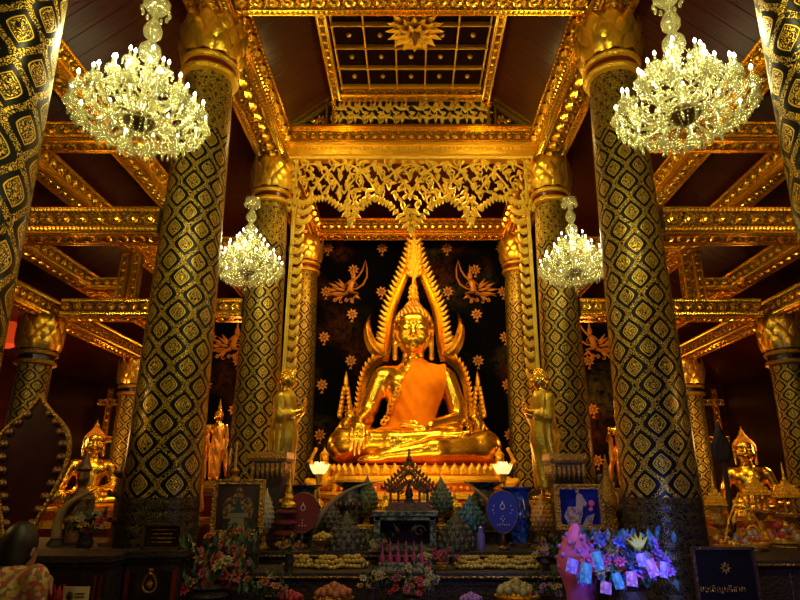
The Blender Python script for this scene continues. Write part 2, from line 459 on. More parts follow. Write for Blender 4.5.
def deity(name, c, s, flip):
    """kneeling winged celestial with a pointed flame loop, painted in relief"""
    m = MB(); f = -1 if flip else 1
    T = Matrix.Translation((c[0], 11.97, c[1])) @ Matrix.Diagonal((s * f, 1, s, 1))
    m.tube([(x, 0, z) for x, z in [(-.02, .05), (.08, .14), (.22, .30), (.30, .44), (.36, .68), (.40, .46), (.40, .26), (.32, .08), (.18, -.02), (.06, -.04)]], [.014, .02, .022, .020, .008, .018, .022, .024, .02, .014], 6, M=T)
    F = .45
    m.tube([(.02, 0, -.10), (.03, 0, .02), (.05, 0, .14), (.07, 0, .20)], [.085, .062, .085, .03], 8, M=T, flat=F)     # waist and chest
    m.ball((.09, 0, .27), .058, M=T, sc=(1, .45, 1.15)); m.lathe([(.055, .30), (.05, .34), (.022, .38), (.026, .41), (.003, .56)], 8, M=T @ Matrix.Translation((.09, 0, 0)), sy=.5)
    m.tube([(.0, 0, .16), (-.10, 0, .06), (-.02, 0, -.02), (.06, 0, .06)], [.032, .026, .022, .018], 6, M=T, flat=F)
    m.tube([(.12, 0, .16), (.19, 0, .06), (.12, 0, .02)], [.032, .026, .018], 6, M=T, flat=F)
    m.tube([(.02, 0, -.10), (.20, 0, -.14), (.10, 0, -.26), (-.10, 0, -.30)], [.085, .07, .05, .02], 8, M=T, flat=F)   # folded legs
    m.tube([(-.02, 0, -.12), (-.22, 0, -.20), (-.38, 0, -.16), (-.50, 0, -.20)], [.085, .065, .045, .012], 8, M=T, flat=F)
    for a0, x0, z0, L in ((2.9, -.10, -.06, .30), (2.55, -.10, .0, .30), (2.2, -.12, .04, .24), (3.2, -.16, -.12, .34), (3.6, -.14, -.2, .26), (-.6, .14, -.18, .16), (-1.1, .05, -.24, .14), (2.7, -.26, .02, .24), (3.0, -.3, -.06, .26)):
        leaf(m, (x0, z0), a0, L, .07, T, t=.03)
    for k in range(4): spiral(m, (-.30 + k * .13, -.30 - .03 * (k % 2)), .055, PI / 2, .9, T, .012)
    m.build(name, MURGOLD, wall)
deity('painted_deity', (-1.30, 5.55), .92, False); deity('painted_deity', (1.33, 5.55), .92, True)
deity('painted_deity', (-3.65, 4.35), .9, False); deity('painted_deity', (3.75, 4.35), .9, True)
for s, nm in ((-1, 'wall_left'), (1, 'wall_right')):
    m = MB(); m.box((s * 7.1, 5, 1.9), (.2, 18, 3.8)); tag(m.build(nm, MARPAN), kind='structure')
m = MB(); m.box((-5.75, 13.6, 2.2), (2.5, .2, 4.4)); m.box((5.75, 13.6, 2.2), (2.5, .2, 4.4)); tag(m.build('wall_far', MARPAN), kind='structure')
# aisle roofs: maroon boards falling away from the nave
for s, nm in ((-1, 'ceiling_left'), (1, 'ceiling_right')):
    m = MB()
    pr = [(2.25, 6.75), (3.4, 5.75), (4.0, 5.22), (4.7, 4.68), (5.3, 4.2), (7.1, 3.7)]
    vs = []
    for x, z in pr: vs += [(s * x, -1, z), (s * x, 13.8, z), (s * x, -1, z + .08), (s * x, 13.8, z + .08)]
    fs = []
    for i in range(len(pr) - 1):
        a = 4 * i; b = a + 4; fs += [(a, a + 1, b + 1, b), (a + 2, b + 2, b + 3, a + 3), (a, b, b + 2, a + 2), (a + 1, a + 3, b + 3, b + 1)]
    m.add(vs, fs); tag(m.build(nm, MAROON), kind='structure')
# nave ceiling: flat outer bays, raised coffer between the second and third pillars
m = MB()
m.box((0, 1.9, 7.5), (4.6, 5.9, .1)); m.box((0, 10.2, 7.2), (4.4, 3.5, .1)); m.box((-2.22, 5, 7.15), (.1, 12, .75)); m.box((2.22, 5, 7.15), (.1, 12, .75))
for s in (-1, 1):   # sloping sides of the coffer
    m.add([(s * 1.86, 5.1, 6.87), (s * 1.86, 8.1, 6.87), (s * 1.22, 8.1, 7.40), (s * 1.22, 5.1, 7.40), (s * 1.86, 5.1, 6.92), (s * 1.86, 8.1, 6.92), (s * 1.22, 8.1, 7.45), (s * 1.22, 5.1, 7.45)],
          [(0, 1, 2, 3), (7, 6, 5, 4), (0, 3, 7, 4), (1, 5, 6, 2)])
tag(m.build('ceiling', MAROON), kind='structure')
# coffer
cof = empty('ceiling_coffer', (0, 6.55, 7.37), label='square coffered ceiling panel of small dark red cells with gold ribs and studs', cat='ceiling panel', kind='structure')
m = MB(); m.box((0, 0, .14), (2.3, 2.75, .04)); cd_ = plain('coffer_dark', (.010, .0012, .001), .8); cd_.node_tree.nodes['Principled BSDF'].inputs['Specular IOR Level'].default_value = .08; m.build('back_panel', cd_, cof)
m = MB()
nx, ny = 5, 6
X0, Y0 = 1.06, 1.30
for i in range(nx + 1): m.box((-X0 + 2 * X0 * i / nx, 0, .09), (.022, 2 * Y0, .05)); m.box((-X0 + 2 * X0 * i / nx, 0, .055), (.012, 2 * Y0, .02))
for j in range(ny + 1): m.box((0, -Y0 + 2 * Y0 * j / ny, .09), (2 * X0, .022, .05)); m.box((0, -Y0 + 2 * Y0 * j / ny, .055), (2 * X0, .012, .02))
m.build('rib_grid', GOLD2, cof)
m = MB()
for i in range(nx + 1):
    for j in range(ny + 1): m.ball((-X0 + 2 * X0 * i / nx, -Y0 + 2 * Y0 * j / ny, .05), .026, seg=8, rings=4)
for i in range(nx):
    for j in range(ny): m.ball((-X0 + 2 * X0 * (i + .5) / nx, -Y0 + 2 * Y0 * (j + .5) / ny, .10), .036, seg=8, rings=5)
m.build('stud', GOLD2, cof)
def rosbeam(L, w, h, faces=('f', 'b', 'd'), pitch=None, mb=None):
    """gilded beam along local X: fillets, rosette bosses and bead rows on the named faces (f front -Y, b back +Y, d down -Z)"""
    m = mb or MB()
    m.box((0, 0, 0), (L, w, h))
    for fc in faces:
        H = h if fc in 'fb' else w
        if fc == 'f': M = Matrix.Translation((0, -w / 2, 0))
        elif fc == 'b': M = Matrix.Translation((0, w / 2, 0)) @ Matrix.Rotation(PI, 4, 'Z')
        else: M = Matrix.Translation((0, 0, -h / 2)) @ Matrix.Rotation(PI / 2, 4, 'X')
        # in M's frame the face is the XZ plane, outward -Y
        for z in (-.47, -.29, .29, .47): m.box((0, -.008, z * H), (L, .02, H * .045), 1, M=M)
        p = pitch or H * .52
        n = max(1, int(L / p)); p = L / n
        for i in range(n):
            x = -L / 2 + p * (i + .5)
            rr = min(H * .24, p * .45)
            vs = []; S = 8
            for ri, yy in ((rr, 0), (rr * .96, -rr * .18), (rr * .74, -rr * .14), (rr * .6, -rr * .42), (rr * .2, -rr * .55)):
                for k in range(S): vs.append((x + ri * math.cos(2 * PI * k / S), yy, ri * math.sin(2 * PI * k / S)))
            fs = [(a * S + k, a * S + (k + 1) % S, (a + 1) * S + (k + 1) % S, (a + 1) * S + k) for a in range(4) for k in range(S)] + [tuple(4 * S + k for k in range(S))]
            m.add(vs, fs, 1, M)
            for zz in (-.2 * H, .2 * H):   # small leaf between bosses
                q = H * .055
                m.add([(x + p / 2 - q, 0, zz), (x + p / 2, 0, zz + q), (x + p / 2 + q, 0, zz), (x + p / 2, 0, zz - q), (x + p / 2, -q, zz)], [(0, 1, 4), (1, 2, 4), (2, 3, 4), (3, 0, 4)], 1, M)
        d = H * .15; n = int(L / d); d = L / n
        for zz in (-.38 * H, .38 * H):
            for i in range(n):
                x = -L / 2 + d * (i + .5); q = d * .42
                m.add([(x - q, 0, zz - q), (x + q, 0, zz - q), (x + q, 0, zz + q), (x - q, 0, zz + q), (x, -q * .9, zz)], [(0, 1, 4), (1, 2, 4), (2, 3, 4), (3, 0, 4)], 1, M)
    return m
cb = empty('coffer_border', (0, 6.55, 7.36), label='gold border of rosettes framing the coffered ceiling panel', cat='ceiling border', kind='structure')
for s in (-1, 1):
    o = rosbeam(2.9, .13, .12, ('d',), .15).build('side_rail', [BEAM, BEAMLO], cb, loc=(s * 1.155, 0, 0), rz=PI / 2)
    o = rosbeam(2.2, .13, .12, ('d', 'f') if s > 0 else ('d',), .15).build('end_rail', [BEAM, BEAMLO], cb, loc=(0, s * 1.39, 0))
# frieze below the far edge of the coffer
fr = empty('coffer_frieze', (0, 8.02, 7.1), label='dark carved frieze of gold scrolling leaves above the cross beam below the coffer', cat='frieze', kind='structure')
m = MB(); m.box((0, .02, 0), (3.7, .04, .56)); m.build('back_panel', LACQ, fr)
m = MB(); I4 = Matrix.Identity(4)
for s in (-1, 1):
    for i in range(5):
        x = s * (.12 + i * .24)
        for q in (-1, 1):
            spiral(m, (x + s * .12, q * .12), .07, PI / 2 * q, 1.2 * q * s, I4, .012)
            for a in (.5, 1.57, 2.6): leaf(m, (x + s * .02, q * .05), q * a, .15, .055, I4)
            leaf(m, (x + s * .12, q * .10), q * 1.57, .13, .06, I4)
        spiral(m, (x, -.0), .095, 0 if i % 2 else PI, 1.4 * (1 if i % 2 else -1), I4, .014)
        for k in range(5): leaf(m, (x + .09 * math.cos(k * 1.3), .12 * math.sin(k * 2.1)), k * 1.3, .1, .05, I4)
        leaf(m, (x, .0), PI / 2 * (1 if i % 2 else -1), .17, .07, I4)
m.build('leaf_scroll', FRET, fr, loc=(0, -.01, 0))
m = MB()
for s in (-1, 1):
    m.box((s * 1.19, -.02, 0), (.05, .05, .52)); m.box((s * 1.30, -.02, 0), (.03, .04, .50))
    M = Matrix.Translation((s * 1.54, -.02, .0)) @ Matrix.Rotation(s * math.atan2(.5, .62), 4, 'Y')
    m.box((0, 0, 0.03), (.82, .05, .05), M=M); m.box((0, 0, -.05), (.74, .04, .03), M=M)
    for k in range(4): leaf(m, (s * (1.36 + .05 * k), -.2 + .03 * (k % 2)), PI / 2, .16 - .03 * k, .06, I4)
m.box((0, -.03, -.26), (3.7, .06, .04)); m.box((0, -.03, .26), (2.4, .06, .04))
m.build('frame_rail', BEAMLO, fr)

# ------------------------------------------------------------------ gilded beams
NW = 'gilded beam carved with rows of rosettes '
def beam(name, p, L, w, h, rz, label, cat='beam', faces=('f', 'b', 'd'), pitch=None, group=None, ob=None):
    o = (ob.copy() if ob else rosbeam(L, w, h, faces, pitch).build(name, [BEAM, BEAMLO]))
    if ob: COL.objects.link(o)
    o.location = p; o.rotation_euler = (0, 0, rz); tag(o, label, cat, group, 'thing'); return o
bl = beam('ceiling_beam', (-2.1, 5.2, 6.6), 12.6, .46, .5, PI / 2, 'long gilded beam running back over the left row of tall pillars', group='long nave beams')
beam('ceiling_beam', (2.1, 5.2, 6.6), 0, 0, 0, PI / 2, 'long gilded beam running back over the right row of tall pillars', group='long nave beams', ob=bl)
b = beam('cross_beam', (0, 5.02, 6.60), 3.68, .36, .46, 0, 'gilded cross beam at the very top of the photo in front of the coffered ceiling', pitch=.16)
beam('cross_beam', (0, 8.2, 6.70), 3.68, .32, .26, 0, 'gilded cross beam directly above the carved valance')
m = MB(); m.box((0, 0, .03), (3.74, .34, .14)); m.box((0, -.18, -.06), (3.74, .04, .05)); m.box((0, -.185, .10), (3.74, .04, .03))
for i in range(60): m.ball((-1.84 + i * .0624, -.178, .03), .024, seg=6, rings=4, sc=(1, .5, 1))
tag(m.build('lower_cornice', GOLD2, loc=(0, 8.2, 6.45)), 'narrow gilded moulding between the cross beam and the carved valance', 'moulding', kind='thing')
beam('cross_beam', (0, 11.2, 6.55), 3.9, .30, .34, 0, 'reddish gilded cross beam in front of the dark mural, behind the valance', pitch=.14)
# aisle beams
first = None
for s in (-1, 1):
    side = 'left' if s < 0 else 'right'
    for i, (y, wh) in enumerate(((5.3, 'nearer'), (8.2, 'farther'))):
        lo = beam('tie_beam', (s * 3.64, y, 3.975), 2.54, .3, .25, 0, f'{wh} lower gilded tie beam crossing the {side} aisle', 'beam', group='lower aisle tie beams', ob=first, pitch=.15)
        first = first or lo
up = None
for s in (-1, 1):
    side = 'left' if s < 0 else 'right'
    for y, wh in ((5.3, 'nearer'), (8.2, 'farther')):
        o = beam('upper_tie_beam', (s * 3.2, y, 4.95), 1.66, .24, .19, 0, f'{wh} upper gilded tie beam under the roof of the {side} aisle', 'beam', group='upper aisle tie beams', ob=up, pitch=.13)
        up = up or o
purl = {}
for s in (-1, 1):
    side = 'left' if s < 0 else 'right'
    for key, x, z, w, h, desc in (('a', 3.40, 5.46, .24, .26, 'highest'), ('b', 4.02, 4.95, .22, .24, 'second highest'), ('c', 4.72, 4.42, .22, .22, 'third highest'), ('d', 5.2, 3.99, .26, .26, 'lowest')):
        o = beam('roof_purlin', (s * x, 5.45, z), 12.9, w, h, PI / 2, f'{desc} gilded roof purlin running back along the {side} aisle', 'beam', group=f'{side} aisle purlins', ob=purl.get(key), pitch=.15)
        purl.setdefault(key, o)
    for y, wh in ((8.2, 'farther'),):
        for dx, ww in ((0, 'inner'), (.16, 'outer')):
            o = beam('king_post', (s * (3.98 + dx), y, 4.48), 0.75, .11 if dx == 0 else .14, .11, 0, f'{ww} short gilded post on the {wh} tie beam of the {side} aisle', 'post', faces=('f', 'd'), pitch=.12)
            o.rotation_euler = (0, PI / 2, 0)
        beam('roof_strut', (s * 4.42, y, 4.36), .5, .14, .16, 0, f'gilded strut beside the posts of the {wh} tie beam, {side} aisle', 'beam', faces=('f', 'd'), pitch=.12)
    # end wall framing far behind the outer pillars
    wf = empty('window_frame', (s * 5.75, 13.44, 0), label=f'gilded window frame on the far end wall of the {side} aisle', cat='window frame', kind='thing')
    for z, L in ((3.35, 2.4), (2.55, 2.4)): rosbeam(L, .08, .12, ('f', 'd'), .14).build('rail', [BEAM, BEAMLO], wf, loc=(0, 0, z))
    for x in (-.95, -.7, .1, .3, 1.0):
        o = rosbeam(1.4, .08, .12, ('f',), .14).build('stile', [BEAM, BEAMLO], wf, loc=(x, 0, 2.95)); o.rotation_euler = (0, PI / 2, 0)

# ------------------------------------------------------------------ pillars
def petal_ring(m, n, r0, z0, h, out, w, a0=0, tip=.0, mi=0, nr=5):
    """ring of curved pointed lotus petals"""
    for k in range(n):
        a = a0 + 2 * PI * k / n; ca, sa = math.cos(a), math.sin(a)
        vs = []; fs = []
        for i in range(nr + 1):
            t = i / nr
            wid = w * math.sin(min(1, (t * .8 + .28)) * PI) ** .75 if t < 1 else .002
            rr = r0 + out * math.sin(t * PI * .55) - tip * t * t
            for j in (-1, 0, 1):
                bulge = (1 - j * j) * w * .28 * (1 - t * .6)
                rj = rr + bulge
                vs.append((ca * rj - sa * j * wid / 2, sa * rj + ca * j * wid / 2, z0 + h * t))
        for i in range(nr):
            b = 3 * i; fs += [(b, b + 1, b + 4, b + 3), (b + 1, b + 2, b + 5, b + 4)]
        m.add(vs, fs, mi)
PETAL = plain('gilt_petal', (.97, .60, .05), .3, .88, bump='noise', bscale=30, bstr=.3)
def lotus_capital(r, h, n=10):
    m = MB(); m.lathe([(r * .95, 0), (r * .98, h * .12), (r * 1.0, h * .4), (r * 1.0, h * .8), (r * 1.0, h)], 28)
    petal_ring(m, n, r * 1.02, 0, h * .5, r * .30, r * 2 * PI / n * 1.2, 0, r * .1)
    petal_ring(m, n, r * 1.08, h * .22, h * .5, r * .30, r * 2 * PI / n * 1.2, PI / n, r * .12)
    petal_ring(m, n, r * 1.05, h * .45, h * .5, r * .30, r * 2 * PI / n * 1.15, 0, r * .12)
    return m
LOWB = lattice('lacquer_lower_band', 14.0, 10.0, True, gold=(.16, .12, .04))
def pillar():
    root = empty('temple_pillar')
    def prof(z): return np.interp(z, [0, 2.9, 4.8, 5.75], [.335, .295, .262, .232])
    zs = np.linspace(1.5, 4.95, 14)
    m = MB(); m.lathe([(prof(z), z) for z in zs], 48, cap=False); m.build('shaft', LATT, root, 'all')
    m = MB(); m.lathe([(prof(z) + .002, z) for z in np.linspace(4.95, 5.62, 4)], 48, cap=False); m.build('upper_band', LATF, root, 'all')
    m = MB(); pz = []
    for k in range(14):
        z = .15 + k * .097; pz += [(prof(z) + .002, z), (prof(z) + .002, z + .06), (prof(z), z + .065), (prof(z), z + .09)]
    m.lathe(pz, 48); m.build('lower_band', LOWB, root, True)
    m = MB(); m.lathe([(.5, 0), (.5, .1), (.42, .14), (.42, .3), (.36, .36)], 32); m.build('base', LACQ, root, True)
    m = MB()
    for z, d in ((5.62, .045), (5.76, .045)):
        m.lathe([(.24, z - .045), (.24 + d, z - .03), (.24 + d * 1.3, z), (.24 + d, z + .03), (.24, z + .045)], 40)
    m.build('neck_ring', GOLD2, root, True)
    m = MB(); m.lathe([(.262, 5.6), (.262, 5.83)], 40); m.build('neck_band', DARKRED, root, True)
    m = lotus_capital(.25, .53); m.build('lotus_capital', PETAL, root, 'all', loc=(0, 0, 5.81))
    return root
pz = pillar(); ids = {2.5: ('frontmost', 'cut off by the photo edge'), 5.3: ('second', 'the widest one seen whole'), 8.2: ('third', 'beside the carved valance'), 11.2: ('innermost', 'beside the dark mural')}
used = False
for s in (-1, 1):
    side = 'left' if s < 0 else 'right'
    for y, (wh, d) in ids.items():
        lab = f'{wh} round black pillar with gilt lattice on the {side}, {d}'
        if not used: o = pz; used = True
        else: o = copy_tree(pz)
        o.location = (s * 2.1, y, 0); o.rotation_euler = (0, 0, .3 + s * .2 + y); tag(o, lab, 'pillar', 'tall nave pillars', 'thing')
# aisle pillars
def aisle_pillar():
    root = empty('aisle_pillar')
    m = MB(); m.lathe([(.235, .3), (.225, 1.6), (.21, 3.2)], 36, cap=False); m.build('shaft', AISL, root, 'all')
    m = MB(); m.lathe([(.3, 0), (.3, .3)], 24); m.build('base', LACQ, root)
    m = MB()
    for z in (3.2, 3.33): m.lathe([(.21, z - .04), (.26, z - .02), (.265, z), (.25, z + .03), (.21, z + .04)], 32)
    m.build('neck_ring', AGED, root, True)
    m = MB(); m.lathe([(.225, 3.2), (.225, 3.4)], 24); m.build('neck_band', LACQ, root)
    m = lotus_capital(.22, .5, 10); m.build('lotus_capital', PETAL, root, 'all', loc=(0, 0, 3.38))
    return root
AISL = lattice('aisle_lattice', 6.0, 1 / .25)
ap = aisle_pillar(); k = 0
for s in (-1, 1):
    side = 'left' if s < 0 else 'right'
    for y, d in ((5.3, 'out by the photo edge'), (8.2, 'its lotus capital under the farther tie beam'), (11.2, 'behind the seated side statue')):
        o = ap if k == 0 else copy_tree(ap); k += 1
        o.location = (s * 5.2, y, 0); o.rotation_euler = (0, 0, y); tag(o, f'short round aisle pillar, {side} side, {d}', 'pillar', 'shorter aisle pillars', 'thing')

# ------------------------------------------------------------------ carved valance between the third pillars
va = empty('carved_valance', (0, 8.08, 6.36), label='gilded openwork valance of scrolling leaves with three hanging points above the main statue', cat='valance', kind='thing')
def lower(x):
    x = abs(x)
    return np.interp(x, [0, .10, .28, .55, .78, .88, .98, 1.25, 1.50, 1.62, 1.85], [-1.24, -1.05, -.80, -.66, -.84, -1.10, -.86, -.66, -.70, -.78, -.85])
m = MB()
rng = random.Random(3)
m.box((0, 0, -.02), (3.7, .06, .05))
# arch stems
for x0 in (-1.5, -1.0, -.5, 0, .5, 1.0, 1.5):
    pts = [(x0 - .5 + i * .1, 0, max(lower(x0 - .5 + i * .1) * .80, -.1 - .62 * (1 - ((i - 5) / 5) ** 2) ** .5 * 1 + -.0) if False else -.62 + .50 * (1 - ((i - 5) / 5) ** 2)) for i in range(11)]
    pts = [p for p in pts if abs(p[0]) < 1.84]
    m.tube(pts, .017, 5)
row = 0; z = -.09
while z > -1.2:
    n = 23; x = -1.8 + (0.105 if row % 2 else 0)
    while x <= 1.8:
        xm = x
        if z > lower(xm) + .05:
            sgn = 1 if (int(round(x / .21)) % 2) else -1
            if x < 0: sgn = -sgn
            spiral(m, (xm, z), .088, PI / 2 * sgn, 1.1 * sgn, I4, .016)
            for q in range(3):
                leaf(m, (xm + rng.uniform(-.03, .03), z + rng.uniform(-.03, .03)), rng.uniform(0, 6.28), .105, .06, I4, t=.03)
            leaf(m, (xm, z - .03), -PI / 2, .13, .08, I4, t=.03)
        x += .21
    z -= .16; row += 1
for i in range(75):   # leafy lower edge
    x = -1.82 + i * 3.64 / 74; zz = lower(x)
    sl = (lower(x + .02) - lower(x - .02)) / .04
    ang = math.atan2(-1, sl * .6)
    leaf(m, (x, zz + .04), ang, .12, .07, I4, t=.03)
for x in (0, -.88, .88):
    zz = lower(x); dz = 0
    for k in range(4):
        for q in (-1, 1): leaf(m, (x + q * .02, zz + .36 - k * .09), -PI / 2 + q * (.9 - k * .15), .17 - k * .03, .075, I4, t=.035)
    leaf(m, (x, zz + .1), -PI / 2, .18, .08, I4, t=.04)
m.build('leaf_openwork', FRET, va)
for s in (-1, 1):
    m = MB(); L = 2.75
    m.box((s * 1.74, .02, -.5 - L / 2), (.03, .04, L + .9))
    m.box((s * 1.715, .0, -.5 - L / 2), (.025, .03, L + .9))
    n = 18
    for i in range(n):
        zz = -.75 - i * L / n
        w = .15 + (.10 if i < 3 else 0)
        m.prism([(0, -.05), (-w * .45, -.07), (-w * .85, -.02), (-w, .06), (-w * .92, .10), (-w * .70, .035), (-w * .45, .01), (-w * .25, .03), (0, .045)], .035,
                M=Matrix.Translation((s * 1.705, 0, zz)) @ Matrix.Diagonal((s, 1, 1, 1)), bev=.25)
    m.build('side_drop', FRET, va)
# crystals of the coffer: flower boss
fb = empty('ceiling_rosette', (0.05, 6.50, 7.38), label='large gilded hanging flower boss in the centre of the coffered ceiling', cat='rosette', kind='thing')
m = MB()
def hang_petals(m, n, r, z, L, w, a0):
    for k in range(n):
        a = a0 + 2 * PI * k / n
        M = Matrix.Rotation(a, 4, 'Z') @ Matrix.Translation((r, 0, z)) @ Matrix.Rotation(R(38), 4, 'Y')
        vs = []; fs = []
        for i in range(6):
            t = i / 5; ww = w * math.sin(PI * (t * .82 + .16)) if t < 1 else .003
            for j in (-1, 0, 1): vs.append((L * t, j * ww / 2, (-.045 * (1 - j * j)) * (1 - t) + -.05 * math.sin(PI * t)))
        for i in range(5): b = 3 * i; fs += [(b, b + 1, b + 4, b + 3), (b + 1, b + 2, b + 5, b + 4)]
        m.add(vs, fs, 0, M)
hang_petals(m, 16, .14, .06, .22, .09, 0); hang_petals(m, 14, .10, .0, .19, .085, .2); hang_petals(m, 10, .06, -.05, .16, .07, 0)
m.build('petals', GOLD2, fb, 'all'); fb.scale = (1.25, 1.25, 1.2)
m = MB(); m.lathe([(.16, .12), (.15, .0), (.08, -.06), (.045, -.10), (.05, -.13), (.03, -.17), (.02, -.24), (.003, -.27)], 16); m.build('centre', AGED, fb, True)

# ------------------------------------------------------------------ chandeliers
def chandelier():
    root = empty('crystal_chandelier')
    m = MB()   # turned glass stem, from the bowl to the top crown
    m.lathe([(.012, -.02), (.03, .0), (.02, .05), (.035, .10), (.018, .15), (.018, .3), (.03, .34), (.018, .38), (.02, .44), (.06, .47), (.082, .52), (.076, .57), (.035, .62),
             (.026, .64), (.062, .68), (.07, .73), (.045, .79), (.022, .83), (.03, .86), (.016, .9), (.016, .98)], 14)
    m.build('glass_stem', CRYS, root, 'all')
    m = MB(); m.lathe([(.006, -.13), (.04, -.12), (.085, -.09), (.112, -.05), (.118, -.035), (.10, -.03), (.03, -.03)], 20); m.build('brass_bowl', BRONZE, root, 'all')
    m = MB(); m.lathe([(.02, .93), (.07, .91), (.095, .95), (.10, .985), (.085, .985), (.02, .97)], 16)
    for k in range(12):
        a = k * PI / 6; m.ball((.098 * math.cos(a), .098 * math.sin(a), .90), .016, seg=6, rings=4, sc=(1, 1, 1.8))
    m.build('top_crown', CRYS, root, 'all')
    m = MB(); L = 6.4
    for k in range(40): m.ball((0, 0, 1.0 + k * .035), .008, seg=5, rings=4, sc=(1, 1, 2.2))
    m.build('chain', BRONZE, root)
    def arm_mesh(Rr, z0, z1, dip):
        m = MB(); pts = []
        for i in range(11):
            t = i / 10; x = .04 + (Rr - .04) * t
            z = z0 + (z1 - z0) * t * t - dip * math.sin(PI * min(1, t * 1.15)) + .03 * math.sin(2 * PI * t)
            pts.append((x, 0, z))
        m.tube(pts, .010, 6)
        m.lathe([(.006, -.03), (.012, -.02), (.036, .005), (.042, .014), (.012, .012), (.012, .02), (.009, .085), (.004, .09)], 10, c=(Rr, 0, z1))
        for k in range(8):
            a = k * PI / 4; cx, cy = Rr + .04 * math.cos(a), .04 * math.sin(a)
            m.ball((cx, cy, z1 - .022), .009, seg=5, rings=4, sc=(1, 1, 2.6))
        m.ball((Rr, 0, z1 - .07), .016, seg=6, rings=4, sc=(1, 1, 1.7))
        return m
    def bulb_mesh(Rr, z1):
        m = MB(); m.lathe([(.003, .085), (.010, .092), (.0115, .102), (.007, .115), (.001, .125)], 8, c=(Rr, 0, z1)); return m
    tiers = [(.44, -.04, .0, .085, 14, 0), (.35, .02, .12, .06, 10, .2), (.24, .12, .25, .05, 8, .1), (.14, .27, .38, .04, 5, .3)]
    for Rr, z0, z1, dip, n, a0 in tiers:
        a1 = arm_mesh(Rr, z0, z1, dip).build('arm', CRYS, root, 'all'); b1 = bulb_mesh(Rr, z1).build('bulb', BULB, a1, 'all')
        a1.rotation_euler.z = a0
        for k in range(1, n):
            a = a1.copy(); COL.objects.link(a); a.rotation_euler.z = a0 + 2 * PI * k / n
            b = b1.copy(); COL.objects.link(b); b.parent = a
    # strands of beads hanging between the arms, drops below
    m = MB(); rg = random.Random(5)
    def strand(p, q, sag, n, r=.0065):
        for i in range(n + 1):
            t = i / n; z = p[2] + (q[2] - p[2]) * t - sag * 4 * t * (1 - t)
            m.ball((p[0] + (q[0] - p[0]) * t, p[1] + (q[1] - p[1]) * t, z), r, seg=4, rings=3, sc=(1, 1, 1.3))
    def pc(r, a, z): return (r * math.cos(a), r * math.sin(a), z)
    for Rr, z0, z1, dip, n, a0 in tiers:
        for k in range(n):
            a = a0 + 2 * PI * k / n; b = a + 2 * PI / n
            strand(pc(Rr, a, z1), pc(Rr, b, z1), .06, 10)
            strand(pc(Rr, a, z1), pc(Rr * .45, a + PI / n, z1 + .13), .04, 10)
            strand(pc(Rr * .96, a, z1 - .02), pc(.1, a, -.05 if Rr > .3 else z0), .05, 10)
    tag(m.build('bead_strand', CRYS, root, 'all'), kind='stuff')
    m = MB()
    for Rr, n, z in ((.455, 40, -.02), (.40, 30, -.09), (.33, 26, -.13), (.25, 20, -.16), (.18, 14, -.17), (.35, 22, .05), (.26, 18, .14), (.15, 12, .27), (.09, 8, .43)):
        for k in range(n):
            a = 2 * PI * k / n + rg.uniform(-.05, .05); zz = z + rg.uniform(-.02, .02)
            for d, r in ((0, .009), (-.026, .012)):
                if d == -.065 and k % 2: continue
                m.ball(pc(Rr, a, zz + d), r, seg=5, rings=4, sc=(1, .8, 1.9))
    for k in range(7): m.ball((0, 0, -.14 - k * .022), .009, seg=6, rings=4)
    m.ball((0, 0, -.31), .024, seg=8, rings=6)
    tag(m.build('crystal_drop', CRYS, root, 'all'), kind='stuff')
    m = MB()   # lower basket of strands
    for k in range(24):
        a = 2 * PI * k / 24; pts = []
        strand_p = [pc(.455 * (1 - t) + .07 * t, a, -.04 - .15 * math.sin(t * PI * .5) - .02 * t) for t in [i / 12 for i in range(13)]]
        for p in strand_p: m.ball(p, .0072, seg=4, rings=3, sc=(1, 1, 1.2))
    for Rr, z in ((.45, -.045), (.36, -.095), (.24, -.15)):
        m.tube([pc(Rr, 2 * PI * k / 32, z) for k in range(33)], .005, 4)
    tag(m.build('bead_basket', CRYS, root, 'all'), kind='stuff')
    return root
ch0 = chandelier()
chs = [((-1.80, 3.45, 3.95), .93, 'large crystal chandelier hanging before the pillars, upper left of the photo', 36),
       ((1.82, 3.45, 4.0), .96, 'large crystal chandelier hanging before the pillars, upper right of the photo', 36),
       ((-1.99, 6.85, 4.12), .93, 'smaller-looking crystal chandelier farther back on the left, behind the second pillar', 24),
       ((1.99, 6.85, 4.12), .93, 'smaller-looking crystal chandelier farther back on the right, behind the second pillar', 24)]
for i, (p, s, lab, pw) in enumerate(chs):
    o = ch0 if i == 0 else copy_tree(ch0)
    o.location = p; o.scale = (s, s, s); o.rotation_euler = (0, 0, .13 * i); tag(o, lab, 'chandelier', 'crystal chandeliers')
    chain = [c for c in o.children if c.name.startswith('chain')][0]
    chain.scale = (1, 1, (6.36 - p[2]) / s / 2.4 if False else 1.0)
    top = (6.36 - p[2]) / s
    k = (top - 1.0) / 1.40
    chain.scale = (1, 1, k); chain.location = (0, 0, 1.0 - k)
    for k in range(3):   # candle light gathered on the ring of bulbs
        a = .5 + k * 2 * PI / 3
        light('chandelier_light', 'POINT', (p[0] + .40 * s * math.cos(a), p[1] + .40 * s * math.sin(a), p[2] + .24 * s), pw * .34, CHAND, size=.07)

